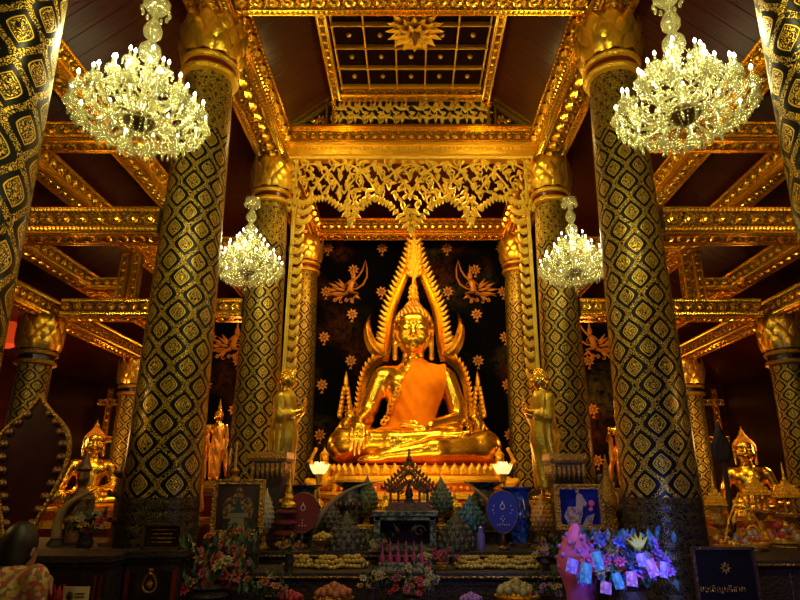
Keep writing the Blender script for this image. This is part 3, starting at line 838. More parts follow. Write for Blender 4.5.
# ------------------------------------------------------------------ seated statue
ROBE = plain('orange_robe', (.80, .23, .002), .8, 0, var=.12)
ROBE.node_tree.nodes['Principled BSDF'].inputs['Specular IOR Level'].default_value = .1
def seated_statue(h=.022, main=True):
    """origin at the seat; full size 2.85 m across the knees; front is -Y"""
    root = empty('seated_statue')
    B = Body()
    # legs folded: lower one first
    B.path([(.55, .10, .30), (1.20, -.42, .27), (.35, -.78, .20), (-.50, -.80, .12)], [.30, .27, .20, .10], .10)
    B.ell((-.68, -.80, .075), (.24, .13, .075), .06)
    B.path([(-.55, .10, .34), (-1.18, -.42, .32), (-.35, -.66, .34), (.42, -.62, .44)], [.30, .27, .19, .11], .06)
    B.ell((.66, -.60, .47), (.26, .12, .07), .06, (0, -.05, 0))
    for i in range(5): B.cap((.84 + .0 * i, -.70 + i * .05, .49), (.95 - i * .012, -.70 + i * .05, .50), .035, .028, .02)
    # torso
    B.ell((0, .12, .42), (.62, .42, .34), .12)
    B.cap((0, .14, .5), (0, .13, 1.0), .42, .40, .15)
    B.ell((0, .12, 1.28), (.56, .34, .40), .15)
    B.ell((-.24, -.08, 1.36), (.24, .15, .19), .1); B.ell((.24, -.08, 1.36), (.24, .15, .19), .1)
    B.cap((-.52, .13, 1.52), (.52, .13, 1.52), .19, .19, .15)
    B.cap((0, .14, 1.55), (0, .06, 2.0), .21, .18, .14)
    for z in (1.80, 1.87, 1.94): B.ell((0, .08, z), (.205, .205, .025), .03)
    # right arm over the knee
    B.path([(-.62, .10, 1.46), (-.80, .06, .98), (-.86, -.10, .78)], [.19, .155, .15], .08)
    B.path([(-.86, -.10, .78), (-.94, -.52, .66)], [.15, .095], .05)
    B.path([(-.94, -.52, .66), (-.93, -.70, .56)], [.10, .11], .05)
    for i, (dx, L) in enumerate(((-.10, .34), (-.035, .40), (.03, .38), (.095, .30))):
        x = -.93 + dx; B.path([(x, -.72, .58), (x + dx * .1, -.80, .42), (x + dx * .15, -.80, .54 - L)], [.048, .040, .026], .018)
    B.path([(-.84, -.66, .58), (-.76, -.74, .48), (-.74, -.76, .38)], [.045, .038, .028], .02)
    # left arm to the lap
    B.path([(.62, .10, 1.46), (.80, .06, .98), (.78, -.06, .74)], [.19, .155, .15], .08)
    B.path([(.78, -.06, .74), (.30, -.46, .62)], [.15, .095], .05)
    B.ell((.10, -.52, .585), (.20, .13, .055), .05)
    for i in range(4): B.path([(.0, -.60 + i * .055, .60), (-.16, -.60 + i * .055, .62), (-.30 + abs(i - 1.5) * .03, -.59 + i * .052, .60)], [.040, .034, .024], .015)
    B.path([(.12, -.44, .61), (.02, -.42, .68), (-.06, -.44, .69)], [.045, .038, .027], .02)
    # head
    hy = .04
    B.ell((0, hy, 2.30), (.325, .36, .40), .05)
    B.ell((0, hy - .06, 2.12), (.25, .27, .21), .10)
    B.ell((0, hy - .27, 1.985), (.10, .07, .06), .07)              # chin
    B.ell((-.16, hy - .24, 2.16), (.12, .09, .12), .08); B.ell((.16, hy - .24, 2.16), (.12, .09, .12), .08)
    B.ell((0, hy - .26, 2.46), (.24, .12, .14), .1)
    B.path([(0, hy - .345, 2.37), (0, hy - .40, 2.20)], [.030, .042], .03)         # nose
    B.ell((-.045, hy - .365, 2.175), (.032, .035, .026), .02); B.ell((.045, hy - .365, 2.175), (.032, .035, .026), .02)
    for s in (-1, 1):
        B.path([(s * .045, hy - .345, 2.375), (s * .14, hy - .345, 2.415), (s * .25, hy - .265, 2.375)], [.016, .018, .010], .02)      # brow
        B.ell((s * .135, hy - .315, 2.315), (.085, .05, .040), .015)                  # eyelid
        B.path([(s * .06, hy - .352, 2.295), (s * .13, hy - .372, 2.283), (s * .215, hy - .315, 2.298)], [.010, .012, .008], .008)
        B.cap((s * .335, hy + .03, 2.40), (s * .335, hy + .02, 2.10), .055, .045, .03); B.cap((s * .335, hy + .02, 2.12), (s * .34, hy, 1.84), .045, .05, .03)
    B.path([(-.105, hy - .318, 2.085), (0, hy - .362, 2.092), (.105, hy - .318, 2.085)], [.014, .026, .014], .012)
    B.path([(-.085, hy - .315, 2.052), (0, hy - .352, 2.045), (.085, hy - .315, 2.052)], [.012, .028, .012], .012)
    body = B.mesh('body', GOLD, root, h)
    # tight curls
    m = MB(); n = 0
    for ring in range(13):
        th = ring * R(9.0); z = 2.36 + .40 * math.sin(PI / 2 - th); rr = math.cos(PI / 2 - th)
        cnt = max(1, int(2 * PI * rr * .36 / .085))
        for k in range(cnt):
            a = 2 * PI * (k + .5 * (ring % 2)) / cnt
            x, y = .355 * rr * math.cos(a), hy + .02 + .385 * rr * math.sin(a)
            front = -(y - hy) / .38
            if z < 2.50 + .10 * math.cos(x * 6) - .02 and front > .32 - (2.6 - z) * .75: continue
            if z < 2.02: continue
            m.ball((x, y, z), .043, seg=7, rings=5, sc=(1, 1, 1.2))
    for ring in range(5):
        z = 2.70 + ring * .042; r = .17 * math.cos(ring * .28); cnt = max(1, int(2 * PI * r / .06))
        for k in range(cnt):
            a = 2 * PI * (k + .5 * (ring % 2)) / cnt; m.ball((r * math.cos(a), hy + .04 + r * math.sin(a), z), .034, seg=7, rings=5)
    m.lathe([(.17, 2.66), (.155, 2.74), (.10, 2.84), (.04, 2.90)], 16, c=(0, hy + .04, 0))
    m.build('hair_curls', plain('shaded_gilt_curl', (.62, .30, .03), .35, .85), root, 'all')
    m = MB(); m.lathe([(.04, 2.90), (.06, 2.96), (.05, 3.02), (.06, 3.06), (.035, 3.18), (.02, 3.32), (.004, 3.52)], 12, c=(0, hy + .04, 0))
    for z, r, L in ((2.92, .05, .12), (3.0, .04, .14), (3.08, .03, .16)):
        for k in range(8):
            a = k * PI / 4 + z * 3
            m.tube([(r * math.cos(a), hy + .04 + r * math.sin(a), z), ((r + .05) * math.cos(a), hy + .04 + (r + .05) * math.sin(a), z + L * .4), (r * .7 * math.cos(a), hy + .04 + r * .7 * math.sin(a), z + L)], [.016, .016, .004], 5)
    m.build('flame_finial', GOLD2, root, 'all')
    # sash over the left shoulder (viewer's right) down into the lap
    def mask(c):
        x, y, z = c[:, 0], c[:, 1], c[:, 2]
        edge = -.04 + (z - 1.74) * .44            # slanting free edge
        edge = np.where(z < .80, np.minimum(edge, -.46 - (.80 - z) * .6), edge)
        right = np.where(z > 1.0, .60 - np.clip(1.35 - z, 0, 1) * .35, .47 - (1.0 - z) * .35)
        up = (x > edge) & (x < right) & (z > .56) & (z < 1.80 - np.clip(x - .1, 0, 1) * .05) & (y < .30)
        lap = (z > .42) & (z <= .66) & (x > -.74) & (x < .12) & (y < -.02) & (y > -.62) & (x + y * .3 < .1)
        arms = (np.abs(x - .80) < .0)
        return (up | lap) & ~arms
    C = Body()
    C.p = [p for p in B.p[:1]] if False else []
    C.ell((0, .12, .42), (.62, .42, .34), .12); C.cap((0, .14, .5), (0, .13, 1.0), .42, .40, .15)
    C.ell((0, .12, 1.28), (.56, .34, .40), .15); C.ell((-.24, -.08, 1.36), (.24, .15, .19), .1); C.ell((.24, -.08, 1.36), (.24, .15, .19), .1)
    C.cap((-.52, .13, 1.52), (.52, .13, 1.52), .19, .19, .15); C.cap((0, .14, 1.55), (0, .06, 2.0), .21, .18, .14)
    C.path([(.62, .10, 1.46), (.80, .06, .98)], [.19, .155], .08)
    C.ell((-.25, -.22, .50), (.50, .42, .09), .12)
    def folds(g): return .010 * np.sin((g[..., 0] * .8 + g[..., 2] * .5 ) * 34)
    C.mesh('orange_sash', ROBE, root, h, off=.035, mask=mask, disp=folds, solid=.02)
    # flower garland along the sash edge
    m = MB()
    F = lambda x, z: C.field(np.array([[x, y, z] for y in np.linspace(-.9, .1, 60)]))
    for i in range(17):
        t = i / 16; z = 1.76 - t * 1.05; x = -.06 + (z - 1.74) * .44 - .02 * math.sin(t * 20)
        f = F(x, z) - .05; ys = np.linspace(-.9, .1, 60)
        j = np.argmax(f < 0) if (f < 0).any() else 50
        r = .026 if i < 8 else .05
        for q in range(6 if i >= 8 else 1):
            a = q * PI / 3 + i
            m.ball((x + (r * .8 * math.cos(a) if i >= 8 else 0), ys[j] - .015, z + (r * .8 * math.sin(a) if i >= 8 else 0)), r * (.6 if i >= 8 else 1), seg=7, rings=5)
    m.build('flower_garland', GOLD2, root, 'all')
    return root
st = seated_statue(.021)
st.location = (0.04, 10.35, 1.89); st.scale = (.945, 1, 1); tag(st, 'large polished gold seated figure with orange sash, cross-legged with one hand over its knee', 'statue')
for i, (p, s, rz, lab) in enumerate([((-4.78, 9.3, 1.28), .40, R(30), 'small gold seated figure on the left, half hidden by a dark standing figurine'),
                     ((5.02, 9.3, 1.15), .41, R(-24), 'small gold seated figure on the right beside the tiered gilt spires')]):
    o = copy_tree(st, loc=p, rz=rz, scale=s, label=lab)
    for c in list(o.children):
        if c.name.startswith(('orange_sash', 'flower_garland')): bpy.data.objects.remove(c); continue
        if c.name.startswith('flame_finial'): c.scale = (1, 1, .5); c.location = (0, 0, 1.42)

# ------------------------------------------------------------------ flame-edged aureole behind the statue
au = empty('flame_aureole', (0.06, 10.95, 1.9), label='tall gold pointed aureole with flame-toothed rim standing behind the large seated figure', cat='aureole')
def ctr(px, py): q = at(px, py, 10.95); return (q.x - .06, q.z - 1.9)
def ribbon(m, outer, inner, t, M=I4, mi=0, y=0):
    n = len(outer); vs = []
    for (a, b) in zip(outer, inner):
        mid = ((a[0] + b[0]) / 2, (a[1] + b[1]) / 2)
        vs += [(a[0], y, a[1]), (mid[0], y - t, mid[1]), (b[0], y, b[1]), (mid[0], y + t * .6, mid[1])]
    fs = []
    for i in range(n - 1):
        for k in range(4): fs.append((4 * i + k, 4 * i + (k + 1) % 4, 4 * i + 4 + (k + 1) % 4, 4 * i + 4 + k))
    fs += [(0, 1, 2, 3), (4 * n - 1, 4 * n - 2, 4 * n - 3, 4 * n - 4)]
    m.add(vs, fs, mi, M)
def resample(pts, n):
    P = np.array(pts, float); d = np.r_[0, np.cumsum(np.linalg.norm(np.diff(P, axis=0), axis=1))]
    # smooth with catmull-like interpolation
    t = np.linspace(0, d[-1], n); x = np.interp(t, d, P[:, 0]); z = np.interp(t, d, P[:, 1])
    for _ in range(3):
        x[1:-1] = (x[:-2] + 2 * x[1:-1] + x[2:]) / 4; z[1:-1] = (z[:-2] + 2 * z[1:-1] + z[2:]) / 4
    return list(zip(x, z))
up_o = [(371, 356), (380, 352), (382, 334), (383.5, 315), (389, 299), (395.5, 283), (402, 268), (406.5, 256), (411.5, 238)]
up_i = [(374, 361), (387, 360), (392, 345), (394, 325), (397, 308), (402, 294), (406.5, 282), (410, 273), (411.5, 268)]
lo_o = [(355, 448), (355, 425), (356.5, 402), (358.5, 385), (362, 371), (368, 360), (376, 354)]
lo_i = [(362, 448), (362.5, 425), (364, 402), (366, 386), (370, 375), (376, 367), (384, 362)]
up_d = [(373, 358.5), (383.5, 356), (387, 340), (388.5, 321), (393, 304), (398.5, 289), (404, 275), (408, 265), (411.5, 252)]
for s in (-1, 1):
    nm = 'left' if s < 0 else 'right'
    mir = (lambda P: [(s * -1 * (p[0]), p[1]) for p in P])
    UO, UI, LO, LI, UD = [resample([ctr(*q) for q in P], 40) for P in (up_o, up_i, lo_o, lo_i, up_d)]
    M = Matrix.Diagonal((-s, 1, 1, 1))
    m = MB(); ribbon(m, UD, UI, .07, M); ribbon(m, LO, LI, .07, M)
    ribbon(m, [(a[0] * .6 + b[0] * .4, a[1] * .6 + b[1] * .4) for a, b in zip(UO, UD)], UD, .05, M)
    m.build('arch_band', GOLD, au, True)
    m = MB()   # flame teeth on the rim
    def teeth(P, n, L, w, back):
        P = resample(P, n)
        for i in range(1, n - 1):
            tx, tz = P[i + 1][0] - P[i - 1][0], P[i + 1][1] - P[i - 1][1]
            a = math.atan2(tz, tx); nx_, nz_ = -math.sin(a), math.cos(a)
            T = M @ Matrix.Translation((P[i][0] - nx_ * back, -.01, P[i][1] - nz_ * back)) @ Matrix.Rotation(-(a), 4, 'Y')
            m.prism([(-w, 0), (-w * .3, L * .5), (w * 1.1, L), (w * 1.6, L * .95), (w * .9, L * .4), (w * .9, 0)], .06, M=T, bev=.3)
    teeth([ctr(*q) for q in up_o[1:]], 24, .17, .055, .07)
    teeth([ctr(*q) for q in lo_o], 20, .05, .035, .01)
    m.build('flame_rim', GOLD2, au)
    # side horn
    ho = resample([ctr(*q) for q in [(388, 362), (376, 360), (367.5, 350), (363.5, 338), (364, 325), (371, 313)]], 24)
    hi = resample([ctr(*q) for q in [(391, 350), (385, 349), (378, 344), (373, 336), (369.8, 325), (371, 313)]], 24)
    m = MB(); ribbon(m, ho, hi, .07, M); m.build('curled_horn', GOLD, au, True)
    m = MB()
    for i in range(4, 18): m.ball(((ho[i][0] + hi[i][0]) / 2 * -s, -.07, (ho[i][1] + hi[i][1]) / 2), .026, seg=6, rings=4)
    m.build('horn_bead', GOLD2, au, 'all')
m = MB()
tip = ctr(411.5, 232); m.lathe([(.02, 0), (.10, .1), (.14, .28), (.10, .45), (.09, .52), (.05, .72), (.03, .8), (.045, .84), (.02, .9), (.003, 1.02)], 8, c=(0, -.02, tip[1] - 1.0), sy=.5)
for k in range(6):
    for q in (-1, 1): leaf(m, (q * .07, tip[1] - .95 + k * .11), PI / 2 - q * (.6 - k * .05), .20, .08, Matrix.Translation((0, -.06, 0)), t=.05)
m.build('peak_finial', GOLD2, au)
m = MB()   # spire rising behind the head
z0 = ctr(411, 300)[1]; m.lathe([(.08, -.2), (.10, 0), (.08, .08), (.09, .13), (.06, .2), (.07, .25), (.045, .34), (.025, .5), (.004, .62)], 12, c=(0, .02, z0), sy=.5)
m.build('head_spire', AGED, au, True)
def crest(x, s, lab):
    """mythical crested creature at the aureole's foot"""
    r = empty('flame_crest', (x, 10.75, 2.32), label=lab, cat='carved creature', group='crested creatures beside the aureole')
    T = Matrix.Diagonal((s, 1, 1, 1))
    m = MB()
    m.tube([(.12, 0, 0), (.02, 0, .12), (.0, 0, .30), (.10, 0, .42), (.02, 0, .50)], [.07, .10, .11, .09, .05], 8, M=T)
    m.tube([(-.05, 0, .30), (-.13, -.02, .22), (-.14, -.02, .02)], [.04, .03, .025], 6, M=T); m.tube([(.14, 0, .30), (.22, -.02, .2), (.18, -.02, .03)], [.04, .03, .025], 6, M=T)
    m.build('body', GOLD, r, 'all')
    m = MB()
    for k in range(7):
        for q in (-1, 1): leaf(m, (q * (.075 - k * .009), .40 + k * .08), PI / 2 - q * .35, .15 - k * .008, .09, T, t=.08)
    leaf(m, (0, .95), PI / 2, .30, .08, T, t=.05); leaf(m, (.13, .28), PI / 2 - .1, .34, .09, T, t=.05)
    m.build('flame_crown', GOLD2, r)
crest(-1.17, 1, 'small gold crested creature at the left foot of the aureole'); crest(1.20, -1, 'small gold crested creature at the right foot of the aureole')

# ------------------------------------------------------------------ lotus throne
LOTRED = plain('red_gold_lacquer', (.55, .10, .015), .35, .5, bump='voronoi', bscale=30, bstr=.5)
th = empty('lotus_throne', (0.06, 10.15, 0), label='wide tiered lotus throne in gold and red under the large seated figure', cat='pedestal')
def oval(m, prof, seg=64, sy=.68, mi=0): m.lathe(prof, seg, mi=mi, sy=sy)
m = MB(); oval(m, [(1.40, 1.70), (1.44, 1.74), (1.44, 1.83), (1.38, 1.86), (1.30, 1.878)]); m.build('seat_slab', LOTRED, th, True)
m = MB()
for k in range(60):
    a = 2 * PI * k / 60
    M = Matrix.Translation((1.46 * math.cos(a), 1.46 * .68 * math.sin(a), 1.74)) @ Matrix.Rotation(math.atan2(math.sin(a) / .68, math.cos(a)) + PI / 2, 4, 'Z')
    m.prism([(-.07, 0), (-.08, .07), (0, .17), (.08, .07), (.07, 0)], .05, M=M, bev=.4)
m.build('upper_petals', GOLD2, th)
m = MB(); oval(m, [(1.46, 1.60), (1.56, 1.62), (1.58, 1.67), (1.54, 1.72), (1.44, 1.735)]); oval(m, [(1.62, 1.38), (1.72, 1.40), (1.72, 1.46), (1.6, 1.50), (1.5, 1.5)]); m.build('gold_moulding', GOLD2, th, True)
m = MB(); oval(m, [(1.52, 1.48), (1.50, 1.61)]); oval(m, [(1.8, .2), (1.78, 1.0), (1.7, 1.1), (1.64, 1.39)]); m.build('red_band', LOTRED, th, True)
m = MB()
for k in range(90):
    a = 2 * PI * k / 90; m.ball((1.535 * math.cos(a), 1.535 * .68 * math.sin(a), 1.55), .032, seg=6, rings=4)
    m.ball((1.70 * math.cos(a), 1.70 * .68 * math.sin(a), 1.30), .034, seg=6, rings=4, sc=(1, 1, 1.5))
m.build('bead_row', GOLD2, th, 'all')
def attendant(x, y, z, s, flip, lab):
    r = empty('kneeling_attendant', (x, y, z), label=lab, cat='figurine', group='attendants at the throne ends'); r.scale = (s * (-1 if flip else 1), s, s)
    B = Body(); B.path([(0, 0, .25), (0, 0, .55)], [.15, .17], .08); B.ell((0, -.02, .78), (.11, .12, .14), .03)
    B.path([(-.1, 0, .18), (-.36, -.1, .22), (-.20, -.05, .02)], [.12, .09, .07], .05); B.path([(.1, 0, .18), (.34, -.15, .30), (.30, -.18, .0)], [.12, .09, .07], .05)
    B.path([(-.18, 0, .58), (-.36, -.02, .70), (-.24, -.03, .95)], [.06, .05, .04], .04); B.path([(.18, 0, .58), (.36, -.05, .42), (.32, -.16, .32)], [.06, .05, .04], .04)
    B.ell((-.22, -.03, 1.0), (.05, .04, .06), .03); B.ell((.32, -.18, .32), (.05, .05, .04), .03)
    B.ell((0, -.14, .77), (.025, .03, .04), .03)
    B.mesh('body', GOLD2, r, .022)
    m = MB(); m.lathe([(.11, .84), (.13, .88), (.08, .93), (.04, .98), (.003, 1.06)], 12); m.build('crown', GOLD2, r, True)
attendant(at(326, 480, 9.9).x, 9.62, 1.50, .62, False, 'small gold kneeling attendant under the left knee of the large seated figure')
attendant(at(498, 480, 9.9).x, 9.62, 1.50, .62, True, 'small gold kneeling attendant under the right knee of the large seated figure')

# ------------------------------------------------------------------ standing figures
def disciple():
    root = empty('standing_disciple')
    B = Body()
    B.ell((0, 0, 1.40), (.085, .10, .115), .03); B.ell((0, -.05, 1.345), (.055, .05, .05), .03); B.cap((0, .0, 1.30), (0, .01, 1.2), .05, .055, .04)
    B.cap((0, -.095, 1.40), (0, -.112, 1.37), .012, .018, .012)
    for s in (-1, 1): B.ell((s * .088, .01, 1.38), (.014, .025, .05), .01); B.ell((s * .035, -.088, 1.405), (.02, .012, .008), .01)
    B.path([(-.03, -.085, 1.338), (.03, -.085, 1.338)], [.008, .008], .01)
    B.ell((0, .01, 1.12), (.16, .10, .14), .06)
    for s in (-1, 1):
        B.path([(s * .16, .02, 1.16), (s * .19, -.02, .93), (s * .03, -.20, 1.0)], [.055, .05, .03], .03)
        B.path([(s * .018, -.21, 1.0), (s * .014, -.235, 1.10), (s * .008, -.24, 1.17)], [.022, .018, .012], .01)
        B.path([(s * .018, -.20, 1.02), (s * .016, -.20, 1.09)], [.011, .009], .01)
        B.ell((s * .07, -.05, .03), (.045, .11, .03), .02); B.cap((s * .07, .0, .05), (s * .07, 0, .2), .035, .04, .03)
    B.mesh('body', GOLD, root, .013)
    Rb = Body()
    Rb.path([(0, .01, 1.16), (0, .01, .7), (0, .01, .14)], [.12, .155, .15], .08); Rb.ell((0, .01, 1.08), (.18, .115, .16), .05)
    Rb.path([(-.17, .02, 1.14), (-.20, -.02, .94), (-.10, -.12, .96)], [.066, .062, .05], .04); Rb.path([(.17, .02, 1.14), (.20, -.02, .94), (.10, -.12, .96)], [.066, .062, .05], .04)
    Rb.path([(-.19, -.03, .92), (-.20, 0, .4), (-.22, 0, .18)], [.05, .035, .03], .05); Rb.path([(.19, -.03, .92), (.20, 0, .4), (.22, 0, .18)], [.05, .035, .03], .05)
    Rb.cut((0, .01, .05), (.3, .3, .08))
    o = Rb.mesh('robe', ROBEGOLD, root, .015, disp=lambda g: .006 * np.sin(g[..., 0] * 60 + g[..., 2] * 12))
    m = MB()
    for k in range(70):
        t = k / 69; z = 1.40 + .105 * (1 - t) * 1.1; a = k * 2.4; r = .088 * math.sqrt(max(.02, 1 - ((z - 1.40) / .118) ** 2))
        y = r * 1.12 * math.sin(a)
        if y < -.055 and z < 1.47: continue
        m.ball((r * math.cos(a), y, z), .014, seg=5, rings=4)
    m.build('hair_curls', GOLD, root, 'all')
    return root
ROBEGOLD = plain('gilt_robe', (.55, .40, .04), .30, .9, bump='voronoi', bscale=55, bstr=.35)
def plinth(name, w, z0, z1, label, cat, mat, loc, seg=4, rz=PI / 4, group=None, petals=True):
    r = empty(name, (loc[0], loc[1], z0), rz=0, label=label, cat=cat, group=group); H = z1 - z0; q = w / 2 * (math.sqrt(2) if seg == 4 else 1)
    m = MB(); m.lathe([(q * 1.0, 0), (q * 1.0, H * .08), (q * .86, H * .12), (q * .80, H * .2), (q * .74, H * .3), (q * .74, H * .62), (q * .85, H * .75), (q * .92, H * .86), (q * .9, H * .9)], seg, M=Matrix.Rotation(rz, 4, 'Z'))
    m.build('body', mat, r)
    m = MB(); m.lathe([(q * .95, H * .90), (q * 1.02, H * .93), (q * 1.02, H), (0.01, H)], seg, M=Matrix.Rotation(rz, 4, 'Z')); m.build('top_slab', AGED, r)
    if petals:
        m = MB()
        for side in range(4):
            M = Matrix.Rotation(side * PI / 2, 4, 'Z') @ Matrix.Translation((0, -w * .43, H * .72))
            n = 7
            for i in range(n):
                x = -w * .40 + w * .80 * i / (n - 1)
                m.prism([(x - w * .06, H * .17), (x - w * .065, H * .08), (x, -H * .02), (x + w * .065, H * .08), (x + w * .06, H * .17)], .035, M=M, bev=.4)
                if i % 2 == 0: m.ball((x, .02, -H * .25), w * .05, M=M, seg=6, rings=4, sc=(1, .6, 1.4))
        m.build('petal_row', AGED, r)
    return r
for s in (-1, 1):
    sd = 'left' if s < 0 else 'right'
    plinth('statue_plinth', .42, 0, 1.42, f'dark plinth carrying the standing robed figure {sd} of the large seated statue', 'plinth', DARKWOOD, (-1.54 if s < 0 else 1.61, 7.45), petals=False)
d = disciple(); d.location = (-1.54, 7.45, 1.42); d.scale = (1.03,) * 3; d.rotation_euler = (0, 0, R(80)); tag(d, 'standing gold robed figure with pressed hands left of the large statue, facing right', 'statue', kind='thing')
d2 = copy_tree(d, loc=(1.61, 7.45, 1.42), rz=R(-76), label='standing gold robed figure with pressed hands right of the large statue, facing left')

def standing_buddha():
    root = empty('standing_statue')
    B = Body(); B.ell((0, 0, 1.30), (.075, .085, .10), .03); B.cap((0, 0, 1.22), (0, 0, 1.12), .04, .045, .03); B.ell((0, 0, 1.42), (.04, .045, .05), .03)
    B.cap((0, -.08, 1.30), (0, -.095, 1.275), .009, .014, .01)
    for s in (-1, 1): B.ell((s * .075, 0, 1.27), (.012, .02, .055), .01)
    B.ell((0, 0, 1.03), (.155, .085, .12), .06); B.path([(0, 0, .95), (0, 0, .72), (0, 0, .6)], [.10, .085, .11], .05)
    B.path([(-.16, 0, 1.08), (-.24, -.0, .86), (-.20, -.16, .98)], [.05, .04, .03], .03); B.ell((-.19, -.18, 1.06), (.03, .018, .05), .02)
    for i in range(4): B.cap((-.21 + i * .014, -.185, 1.08), (-.212 + i * .016, -.19, 1.145), .009, .006, .006)
    B.path([(.16, 0, 1.08), (.20, 0, .84), (.20, -.03, .60)], [.05, .04, .03], .03); B.ell((.20, -.04, .54), (.022, .02, .055), .02)
    for s in (-1, 1): B.path([(s * .06, 0, .6), (s * .06, 0, .08)], [.09, .055], .05); B.ell((s * .06, -.05, .03), (.04, .10, .03), .02)
    B.mesh('body', GOLD, root, .014)
    Rb = Body(); Rb.path([(.03, .0, 1.0), (.0, .0, .62), (0, 0, .16)], [.12, .125, .12], .06)
    Rb.path([(-.19, 0, .9), (-.20, .01, .5), (-.27, .02, .10)], [.05, .04, .05], .05); Rb.path([(.19, 0, .8), (.19, .01, .5), (.25, .02, .12)], [.05, .04, .05], .05)
    Rb.mesh('robe', GILTOR, root, .016, disp=lambda g: .007 * np.sin(g[..., 0] * 45 + g[..., 2] * 20))
    m = MB(); m.lathe([(.03, 1.44), (.035, 1.48), (.02, 1.54), (.003, 1.66)], 8)
    for k in range(60):
        z = 1.31 + .10 * k / 60; a = k * 2.4; r = .08 * math.sqrt(max(.05, 1 - ((z - 1.30) / .115) ** 2)); y = r * math.sin(a)
        if y < -.04 and z < 1.36: continue
        m.ball((r * math.cos(a), y, z), .012, seg=5, rings=4)
    m.build('flame_finial', GOLD2, root, 'all')
    return root
GILTOR = plain('warm_gilt_robe', (.9, .40, .07), .38, .75, bump='voronoi', bscale=40, bstr=.4)
sb = standing_buddha(); sb.location = (-3.22, 10.2, 1.66); sb.scale = (.80,) * 3; sb.rotation_euler = (0, 0, R(12)); tag(sb, 'slender standing gold figure with one raised hand, seen between the two left pillars', 'statue', kind='thing')
copy_tree(sb, loc=(-2.93, 8.4, 1.18), rz=R(70), scale=.95, label='standing gold figure mostly hidden by the second left pillar, robe hanging beside it')
copy_tree(sb, loc=(3.28, 9.6, 1.55), rz=R(-20), scale=.82, label='standing gold figure half hidden behind the left edge of the second right pillar')
for nm, x, y, z, w in (('beside the standing figure between the left pillars', -3.22, 10.2, 1.66, .5), ('under the figure hidden by the second left pillar', -2.93, 8.4, 1.18, .5), ('under the figure behind the second right pillar', 3.28, 9.6, 1.55, .5)):
    plinth('statue_plinth', w, 0, z, 'dark red plinth ' + nm, 'plinth', DARKRED, (x, y), petals=False)
for s, y, z, w in ((-1, 9.3, 1.28, 1.5), (1, 9.3, 1.15, 1.5)):
    r = empty('side_throne', (s * 4.9, y, 0), label=f'stepped red and gold base under the small seated figure on the {"left" if s < 0 else "right"}', cat='pedestal')
    m = MB(); m.box((0, 0, z * .4), (w, 1.1, z * .8)); m.build('body', DARKRED, r)
    m = MB(); m.box((0, 0, z * .8 + .05), (w * .95, 1.0, .10)); m.box((0, 0, z - .03), (w * .85, .9, .06)); m.build('gold_step', GOLD2, r)
    m = MB(); m.box((0, 0, z * .9 + .02), (w * .88, .95, z * .2 - .10)); m.build('red_step', LOTRED, r)

# ------------------------------------------------------------------ altar tables
def table(name, x0, x1, y0, y1, z0, z1, label, mat=DARKWOOD, edge=True, cat='altar table'):
    r = empty(name, ((x0 + x1) / 2, (y0 + y1) / 2, z0), label=label, cat=cat); w, d, h = x1 - x0, y1 - y0, z1 - z0
    m = MB(); m.box((0, .02, (h - .05) / 2), (w - .08, d - .04, h - .05))
    m.box((0, -d / 2 + .03, .05), (w - .02, .05, .10)); m.build('body', mat, r)
    m = MB(); m.box((0, 0, h - .025), (w, d, .05)); m.build('top', mat, r)
    m = MB(); n = max(2, int(w / .38))
    for i in range(n):
        x = -w / 2 + w * (i + .5) / n
        m.tube([(x - w / n * .38, 0, .16), (x + w / n * .38, 0, .16), (x + w / n * .38, 0, h - .10), (x - w / n * .38, 0, h - .10), (x - w / n * .38, 0, .16)], .008, 4, M=Matrix.Translation((0, -d / 2 + .035, 0)))
        for q in (-1, 1): spiral(m, (x + q * .06, h * .5), .045, PI / 2, 1.1 * q, Matrix.Translation((0, -d / 2 + .035, 0)), .006)
    m.build('carved_panel', BRONZE, r)
    if edge:
        m = MB(); m.box((0, -d / 2 - .006, h - .03), (w, .014, .012)); m.build('gilt_edge', AGED, r)
    return r
table('altar_table', -1.30, 1.30, 4.75, 5.35, 0, .62, 'low dark carved altar table nearest the bottom of the photo')
table('altar_table', -1.58, 1.58, 5.42, 6.0, 0, .90, 'second dark carved altar table with pink candles and yellow garlands')
table('altar_table', -1.86, 1.86, 6.02, 6.9, 0, 1.0, 'third dark altar tier carrying the fans and the small gabled shrine')
table('altar_table', -1.32, 1.32, 6.92, 7.4, 0, 1.15, 'fourth dark altar tier carrying vases and bud ornaments')
table('altar_table', -1.15, 1.15, 7.42, 8.3, 0, 1.28, 'rear dark altar tier just in front of the lotus throne')
table('wing_table', -4.2, -1.62, 4.45, 5.0 - .1, 0, 1.06, 'dark carved side table at lower left under the tusk and dark figurine', cat='table') if False else None
table('wing_table', -4.4, -2.64, 4.9, 6.9, 0, 1.06, 'dark side table at lower left under the tusk and dark figurine', cat='table')
table('wing_table', 2.64, 4.88, 5.2, 7.6, 0, 1.02, 'dark side table at lower right under the tiered spires and offerings', cat='table')
table('flower_stand', -1.66, -1.0, 4.5, 4.74, 0, .78, 'low dark stand under the large flower arrangement at lower left', cat='stand')
table('flower_stand', 1.0, 1.85, 4.1, 4.6, 0, .70, 'low dark stand under the blue lit bouquet at lower right', cat='stand')

